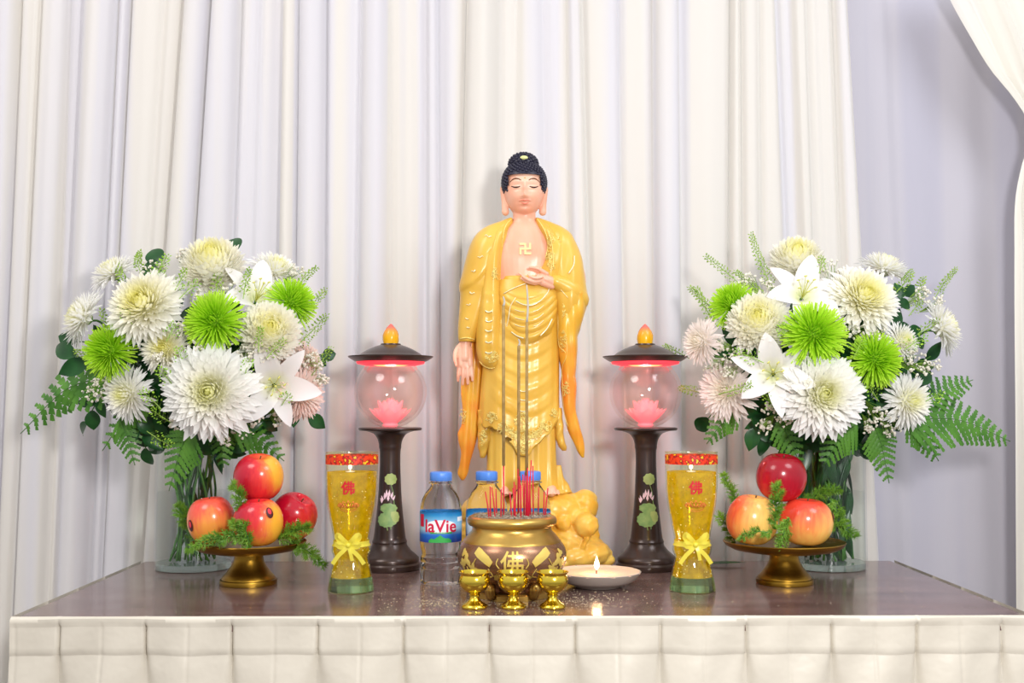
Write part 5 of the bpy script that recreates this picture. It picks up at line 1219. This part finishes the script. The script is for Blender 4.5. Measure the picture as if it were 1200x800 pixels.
# hair: snail curls
b = MB(); hc = MB()
def hair_pt(v, a):
    x, y, z = cos(v)*sin(a), cos(v)*cos(a), sin(v); return x, y, z
N = 470
sp7 = lambda x: (1 if x > 0 else -1)*abs(x)**.88
def curl(x, y, z, r): ball(hc, SP(x, y, z), r*k, 8, 5)
cap = MB()
for i in range(29):
    for j in range(48):
        v = pi/2-(pi*.62)*i/28; a = TAU*j/48; x, y, z = hair_pt(v, a)
        cap.v.append(tuple(SP(HC[0]+sp7(x)*26*.985, HC[1]-8-z*25, y*26.5)))
for i in range(28):
    for j in range(48): j2 = (j+1) % 48; cap.f.append((i*48+j, i*48+j2, (i+1)*48+j2, (i+1)*48+j)); cap.m.append(0)
# trim the cap away from the face
keep = []
hl = lambda dx: 206.8 if abs(dx) < 19.5 else 229
def hidden(px, py, dy): return dy > 4 and py > hl(px-614.5)
cap2 = MB(); cap2.v = cap.v
for f in cap.f:
    c = sum((Vector(cap.v[i]) for i in f), Vector())/len(f); px = c.x/k+613; py = 400-(c.z+TT-at(613, 400, QY).z)/k; dy = -c.y/k
    if not hidden(px, py, dy): cap2.f.append(f); cap2.m.append(0)
def to_py(z): return 400-(z+TT-at(613, 400, QY).z)/k
for i in range(N):
    z = 1-(i+.5)/N*1.46; a = i*2.39996; q = sqrt(max(0, 1-z*z)); x, y = q*sin(a), q*cos(a); px = HC[0]+sp7(x)*26; py = HC[1]-8-z*25; dy = y*26.5
    if not hidden(px, py+1.0, dy) and abs(px-HC[0]) < 26.8: curl(px, py, dy, 1.75)
for i in range(110):
    z = 1-(i+.5)/110*1.2; a = i*2.39996; q = sqrt(max(0, 1-z*z)); px = HC[0]-1+q*sin(a)*17.2; py = 192.5-z*13; dy = q*cos(a)*15.5-1; curl(px, py, dy, 1.7)
ball(cap2, SP(HC[0]-1, 192.5, -1), 15.5*k, 24, 14, sc=(1.1, 1, .83))
for i in range(15): x = -18.5+37*i/14; y = onface(HC[0]+x, 208.5)[1]; ball(hc, Vector(((HC[0]+x-613)*k, min(y+.5*k, -6*k), SP(0, 206.3).z)), 1.6*k, 8, 5)
cap2.join(hc); part('hair', cap2, mhair, st, label='blue black hair of tight snail curls')
b = MB(); ball(b, SP(614, 188, 14.2), 4.2*k, 14, 8, sc=(1.15, .5, .6)); part('hair_jewel', b, mat('pale_jade', (214, 216, 150), .2), st)

# ---- robes
def folds_skirt(x, y, uy, t):
    if uy < 0: return 0
    dx = (x-614)/44; w = exp(-(dx/.75)**4)
    uph = (y+30*dx*dx)/(13.5)*TAU*.5
    side = sin((x+.03*y)*.52+.8*sin(x*.3))
    U = (.95*sin(uph*1.25)+.3*sin(uph*2.9+1)); return U*w*min(1, max(0, (y-335)/20))*(1.0 if y < 400 else .75)+1.0*side*(1-w*.75)
def folds_v(x, y, uy, t): return .9*sin(x*.6+.02*y)+.5*sin(x*1.25+y*.015)
R_skirt = [(326, 584, 656, 4, 24), (345, 582, 657, 6, 26), (372, 580, 656, 6, 27), (400, 570, 655, 5, 26), (440, 565, 655, 5, 25), (480, 562, 655, 5, 25), (500, 561, 656, 5, 25.5), (540, 561, 656, 5, 26)]
HEM = [(556, 490), (563, 497), (570, 500), (577, 501), (584, 503), (591, 510), (600, 521), (607, 531), (612, 534), (618, 532), (626, 523), (632, 516), (640, 510), (646, 502), (652, 494), (660, 490)]
hem = lambda x, uy: interp(HEM, x)[0]+1.5*sin(x*.5) if uy > -.2 else 505
b = loft(R_skirt, 110, 110, folds_skirt, .85, 326, 505, hem); part('skirt_robe', b, mrobe, st, label='golden draped robe over the legs with U folds')
R_low = [(470, 568, 652, 3, 20), (500, 570, 651, 3, 21), (540, 571, 652, 3, 22), (560, 570, 655, 4, 23), (570, 569, 660, 4, 25), (577, 570, 668, 4, 26)]
part('under_skirt', loft(R_low, 50, 90, lambda x, y, uy, t: 1.3*sin(x*.42+.5)+.7*sin(x*.9)+.8*exp(-((x-612)/5)**2)*-2 if uy > 0 else .6*sin(x*.5), .85), mrobe, st)
# right hem corner that spreads over the foot
R_cor = [(545, 650, 657, 2, 6), (558, 649, 660, 4, 9), (568, 648, 666, 6, 11), (576, 648, 670, 6, 12)]
part('hem_corner', loft(R_cor, 20, 30, lambda x, y, uy, t: .8*sin(x*.9)), mrobe, st)
R_flL = [(480, 560, 572, 2, 12), (500, 560, 577, 4, 14), (515, 560, 576, 4, 14), (527, 561, 572, 3, 13), (536, 563, 569, 2, 10)]
part('robe_flap', loft(R_flL, 30, 36, lambda x, y, uy, t: .8*sin(y*.45+x*.3)), mrobe, st)
R_flR = [(478, 648, 658, 2, 12), (500, 649, 660, 3, 13), (515, 651, 661, 2, 12), (524, 655, 664, 1, 10), (528, 658, 663, 0, 6)]
part('robe_flap', loft(R_flR, 30, 36, lambda x, y, uy, t: .8*sin(y*.35+x*.5)), mrobe, st)
# belly wrap above the skirt
R_bel = [(330, 580, 655, 5, 25), (350, 580, 656, 7, 28), (380, 585, 655, 7, 29), (398, 592, 650, 6, 28), (404, 600, 640, 6, 26)]
def f_bel(x, y, uy, t):
    if uy < 0: return 0
    dx = (x-616)/38; ph = (y+16*dx*dx*1.6)/9.6*TAU; return 1.25*(abs(sin(ph*.5)))*1.4*min(1, max(0, (y-345)/8))
HB = [(580, 372), (592, 386), (602, 398), (612, 404), (622, 403), (634, 399), (645, 396), (652, 380), (656, 370)]
top = [(580, 346), (592, 344), (604, 339), (618, 334), (632, 331), (655, 329)]
b = loft(R_bel, 90, 110, f_bel, .85, 330, 404, lambda x, uy: interp(HB, x)[0])
b.v = [tuple(v) for v in b.v]
part('belly_wrap', b, mrobe, st, label='swagged golden wrap across the belly')
b = MB(); Wt = mtrimw
trace(b, R_bel, [(590, 347), (602, 341), (612, 337), (622, 334)], .6, None, off=1.0)
trace(b, R_bel, [(604, 356), (612, 360), (622, 361), (632, 356), (640, 347), (643, 340)], .75, f_bel, off=.6)
trace(b, R_bel, [(599, 391), (606, 396), (613, 398.5)], .8, f_bel, off=.6); trace(b, R_bel, [(632, 396), (640, 387), (646, 376)], .8, f_bel, off=.6)
for y in (367, 376, 384): trace(b, R_bel, [(603, y-1), (609, y+1), (614, y+1.5)], .45, f_bel, off=.5); trace(b, R_bel, [(624, y+1), (630, y-1), (636, y-6)], .45, f_bel, off=.5)
trace(b, R_bel, [(604, 352), (598, 362), (596, 374), (593, 388)], .6, None, off=1.4)
part('pale_trim', b, mtrimw, st, label='pale gold edging on the belly folds')

# viewer's left shoulder, sleeve and long front panel
def cape(x, y, uy, t):
    hm = interp([(538, 343), (552, 337), (562, 329), (570, 320), (574, 312), (571, 304), (576, 298), (585, 292), (592, 284)], x)[0]
    d = hm-y; return (2.6/(1+exp(-d*1.1)))+.6*sin(y*.12+x*.35)*(.4 if d > 0 else 1)
R_slL = [(257, 594, 600, -2, 8), (261, 584, 602, -1, 13), (266, 571, 600, 0, 17), (273, 561, 599, 0, 20), (285, 553, 597, 1, 23), (300, 548, 595, 2, 24), (320, 543, 592, 3, 24), (336, 539, 588, 4, 23), (344, 539, 580, 4, 21), (365, 538, 572, 5, 18), (385, 537, 564, 6, 15), (396, 537, 559, 7, 12.5), (401, 538, 557.5, 7, 11.5)]
part('sleeve', loft(R_slL, 110, 72, cape, .9), mrobe, st, label='long sleeve of the lowered arm with a caped shoulder')
R_pan = [(257, 596, 601, 4, 8), (263, 589, 601, 5, 12), (272, 580, 596, 6, 17), (285, 574, 591, 7, 20), (300, 568, 588.5, 8, 22), (330, 564, 587, 8, 23), (360, 560, 588.5, 9, 23), (390, 557.5, 589.5, 9, 23.5), (412, 558, 590, 9, 23), (422, 560.5, 589, 9, 22), (429, 565, 585.5, 9, 20), (433, 571, 580, 9, 17)]
def f_pan(x, y, uy, t): return .8*sin((x-560)*.5+y*.012)+.7*sin(y*.33)*exp(-((x-573)/6)**2)*(y > 345)
part('front_panel', loft(R_pan, 110, 56, f_pan, .9), mrobe, st, label='rounded front panel of the robe below the lowered arm')
# trailing sleeve behind the lowered hand
R_trL = [(396, 541, 566, -6, 9), (430, 541, 568, -6, 9), (460, 540, 566, -6, 9), (485, 541.5, 563, -6, 8), (500, 539.5, 561, -6, 8), (508, 536.5, 560, -6, 8), (520, 537.5, 557, -6, 8), (530, 539.5, 554.5, -6, 7), (545, 538, 551, -6, 6), (555, 536, 549, -6, 5), (560, 538, 546, -6, 4), (563, 541, 543, -6, 2)]
part('hanging_sleeve', loft(R_trL, 80, 40, lambda x, y, uy, t: 1.4*sin(x*.55+.03*y), .9), mrobe2, st, label='hanging sleeve end beneath the lowered hand, its shade painted amber')
# viewer's right shoulder and long hanging sleeve
R_slR = [(256, 627, 632, -2, 8), (260, 629, 644, -1, 12), (265, 631, 656, 0, 16), (272, 634, 667, 0, 20), (283, 637, 675, 1, 23), (300, 638, 681, 2, 24.5), (318, 637, 684.5, 3, 25), (335, 640, 687.5, 4, 26), (350, 645, 689, 5, 26), (362, 648, 687, 5, 25), (375, 649, 682, 5, 23), (388, 650, 679, 5, 21), (396, 651, 676, 5, 20)]
part('sleeve', loft(R_slR, 110, 72, lambda x, y, uy, t: .9*sin((x*.9+y*.35)*.22)+.5*sin(x*.5), .9), mrobe, st, label='wide sleeve of the raised arm')
R_lap = [(258, 626.5, 634, 3, 9), (268, 630, 645, 6, 14), (280, 636, 655, 8, 18), (292, 640, 662, 9, 20), (305, 637, 662, 9, 21), (318, 631, 660, 9, 21.5), (330, 627, 658, 9, 20), (338, 634, 657, 8, 18)]
def f_lap(x, y, uy, t): return .6*sin(x*.5)
part('lapel', loft(R_lap, 60, 44, f_lap, .9), mrobe, st, label='gold patterned lapel of the robe')
# cuff of the raised arm
b = MB(); 
P_c = [SP(650.5, 333, 27), SP(658, 336, 23), (SP(668, 342, 18)), SP(676, 352, 12)]
limb(b, P_c, [8.2*k, 11*k, 14*k, 14*k], 24, 8); part('cuff_fold', b, mrobe, st)
R_trR = [(345, 650, 688, 8, 22), (365, 651, 686, 8, 22), (380, 651, 681, 8, 21), (396, 652, 676.5, 8, 20), (410, 653, 677, 7, 19), (425, 655.5, 675, 7, 18), (440, 657, 673.5, 6, 16), (450, 656.5, 675, 6, 16), (470, 658, 674, 5, 15), (485, 660.5, 675, 5, 14), (497, 663, 678, 4, 12), (508, 667, 682, 4, 10), (518, 671, 684, 3, 8), (528, 676, 685, 3, 6), (536, 681, 684.5, 2, 3)]
def f_trR(x, y, uy, t): return 1.0*sin((x-.05*(y-400))*.6+.6)+.5*sin(y*.2+x*.2)
part('hanging_sleeve', loft(R_trR, 110, 48, f_trR, .9), mrobe2, st, label='long hanging sleeve under the raised arm, amber edge glow painted in')

# gilded edgings and scrollwork
b = MB()
trace(b, R_pan, [(599.5, 259), (593, 267), (589.5, 280), (588, 300), (586.5, 330), (588, 360), (589, 390), (589.5, 410), (588.5, 421), (585, 428.5), (576, 432.5), (568, 430), (562, 424)], .55, None, off=.2)
trace(b, R_lap, [(629, 258), (636, 270), (641, 284), (640.5, 298), (634, 315), (630, 325)], .6, None, off=.4)
trace(b, R_lap, [(641, 272), (645, 285), (647, 300), (647.5, 318)], .55, None, off=.6)
trace(b, R_trR, [(653, 350), (653, 380), (654, 405), (661, 414), (662, 420), (658, 430), (658, 445), (659, 470), (661.5, 488), (665, 500)], .35, None, off=.8)
trace(b, R_slL, [(539.5, 398), (548, 397), (556.5, 399)], .7, None, off=.6)
part('gold_edging', b, mtrim, st, label='fine gold edging along the robe openings')
b = MB()
scrolls(b, R_skirt, 576, 489, 6, 6.5, 40, 1, folds_skirt); scrolls(b, R_skirt, 589, 501, 7, 6, 40, 2, folds_skirt); scrolls(b, R_skirt, 612, 492, 9, 8, 70, 3, folds_skirt)
scrolls(b, R_skirt, 612, 514, 10, 15, 150, 4, folds_skirt); scrolls(b, R_skirt, 601, 507, 7, 5, 40, 5, folds_skirt, ang=.6); scrolls(b, R_skirt, 628, 507, 7, 5, 40, 6, folds_skirt, ang=-.6)
scrolls(b, R_skirt, 638, 499, 8, 6, 50, 7, folds_skirt, ang=-.5); scrolls(b, R_skirt, 648, 484, 3.5, 5, 22, 8, folds_skirt)
scrolls(b, R_flL, 566, 513, 4, 9, 30, 9)
part('hem_scrollwork', b, mtrim, st, label='gilded scrollwork along the hem')
b = MB()
scrolls(b, R_pan, 578, 420, 9, 6, 46, 11, f_pan, .3); scrolls(b, R_pan, 580, 325, 4, 8, 30, 12, f_pan, .33); scrolls(b, R_trR, 656.5, 366, 4, 9, 34, 13, f_trR, .3); scrolls(b, R_trR, 659, 400, 4, 12, 34, 14, f_trR, .28)
scrolls(b, R_trR, 662, 456, 4, 8, 30, 15, f_trR, .3); scrolls(b, R_lap, 643, 308, 5, 14, 60, 16, f_lap, .35, -.15); scrolls(b, R_lap, 644, 284, 3.5, 10, 30, 17, f_lap, .33); scrolls(b, R_slR, 651, 287, 5, 8, 34, 18, None, .33, off=1.6)
scrolls(b, R_trL, 543, 487, 3, 8, 22, 19, None, .33, off=1.2)
part('robe_scrollwork', b, mtrim, st, label='small gilded motifs on panel, lapel and sleeves')
b = MB()
for x, y, s in ((573, 282, 3.2), (563, 306, 2.5), (556, 322, 2.2), (553, 347, 2.5), (550, 360, 2), (548, 376, 1.6), (549, 386, 1.6)):
    for a in range(3): trace(b, R_slL, [(x, y), (x+s*cos(a*2.1+x), y-s*abs(sin(a*1.1+.6))), (x+s*1.5*cos(a*2.1+x), y-s*.4)], .42, cape, off=.8, sub=3)
for y in (367, 378, 389, 402, 414): trace(b, R_pan, [(569, y), (573, y+1.6), (577, y)], .8, f_pan, off=.5, sub=4)
trace(b, R_slR, [(672, 303), (671, 314), (665, 324)], .7, None, off=1.0)
trace(b, R_slR, [(651, 337), (658, 345), (664, 352)], .3, None, off=1)
for y in (458, 468, 481): trace(b, R_skirt, [(608, y), (613, y+1.2), (618, y)], .6, folds_skirt, off=.5, sub=4)
part('pale_motifs', b, mtrimw, st, label='pale highlights and small blossoms painted on the robe')

# ---- rock base
rk = MB()
def RB(px, py, dy, r, sc=(1, 1, 1)): ball(rk, SP(px, py, dy), r*k, 20, 12, sc=sc)
zb = SP(0, 660).z
for a in ((612, 598, 2, 26, (2.1, 1.0, .75)), (567, 600, 2, 22, (1.25, 1.2, .95)), (655, 596, 4, 24, (1.3, 1.25, .9)), (684, 592, 8, 16, (1, 1.1, 1.2)), (690, 584, 6, 9, (1, 1, 1)), (676, 600, 10, 14, (1, 1, 1)),
          (612, 632, 2, 30, (2.1, 1.3, .95)), (560, 632, 0, 24, (1, 1.4, 1.3)), (664, 632, 4, 24, (1.3, 1.4, 1)), (690, 646, 8, 20, (1.2, 1.4, .8)), (672, 650, 14, 20, (1.4, 1.4, .8)), (705, 655, 4, 11, (1.3, 1.5, .8)), (550, 655, 4, 16, (1, 1.5, .7)), (600, 655, 4, 26, (2.2, 1.7, .6)), (700, 640, 6, 8, (1, 1, 1.2)), (710, 648, 4, 6, (1, 1, 1.2)), (640, 655, 12, 22, (1.8, 1.5, .6))): RB(*a)
rr = random.Random(17)
for _ in range(46):
    a = rr.uniform(0, TAU); h = rr.random(); w = 56+22*h; px = 626+cos(a)*w; py = 588+h*72; dy = 4+sin(a)*(26+12*h)
    RB(px, py, dy, rr.uniform(5, 10), (1, 1, rr.uniform(.8, 1.5)))
limb(rk, [SP(676, 650, 30), SP(681, 636, 34), SP(685, 626, 36)], [3*k, 2.6*k, 3.4*k], 10)
ball(rk, SP(684, 611, 34), 14.0*k, 22, 14, sc=(1, .95, .98)); limb(rk, [SP(684, 600, 24), SP(684, 596, 20)], [7*k, 6*k], 10)
box(rk, SP(548, 0).x, SP(700, 0).x, -.045, .045, .002, .03)
me = remesh(rk, .0022, 4, 'rock'); zmin = .0004
nrm_ = [v.normal.copy() for v in me.vertices]
for v, vn in zip(me.vertices, nrm_):
    n = sin(v.co.x*210+3*sin(v.co.z*90))*sin(v.co.z*170+v.co.y*120); v.co += vn*n*.0011
    if v.co.z < zmin: v.co.z = zmin
me.materials.append(mrock); part('rock_base', me, mrock, st, label='waxy yellow sculpted rock base with a round fruit on a stem')
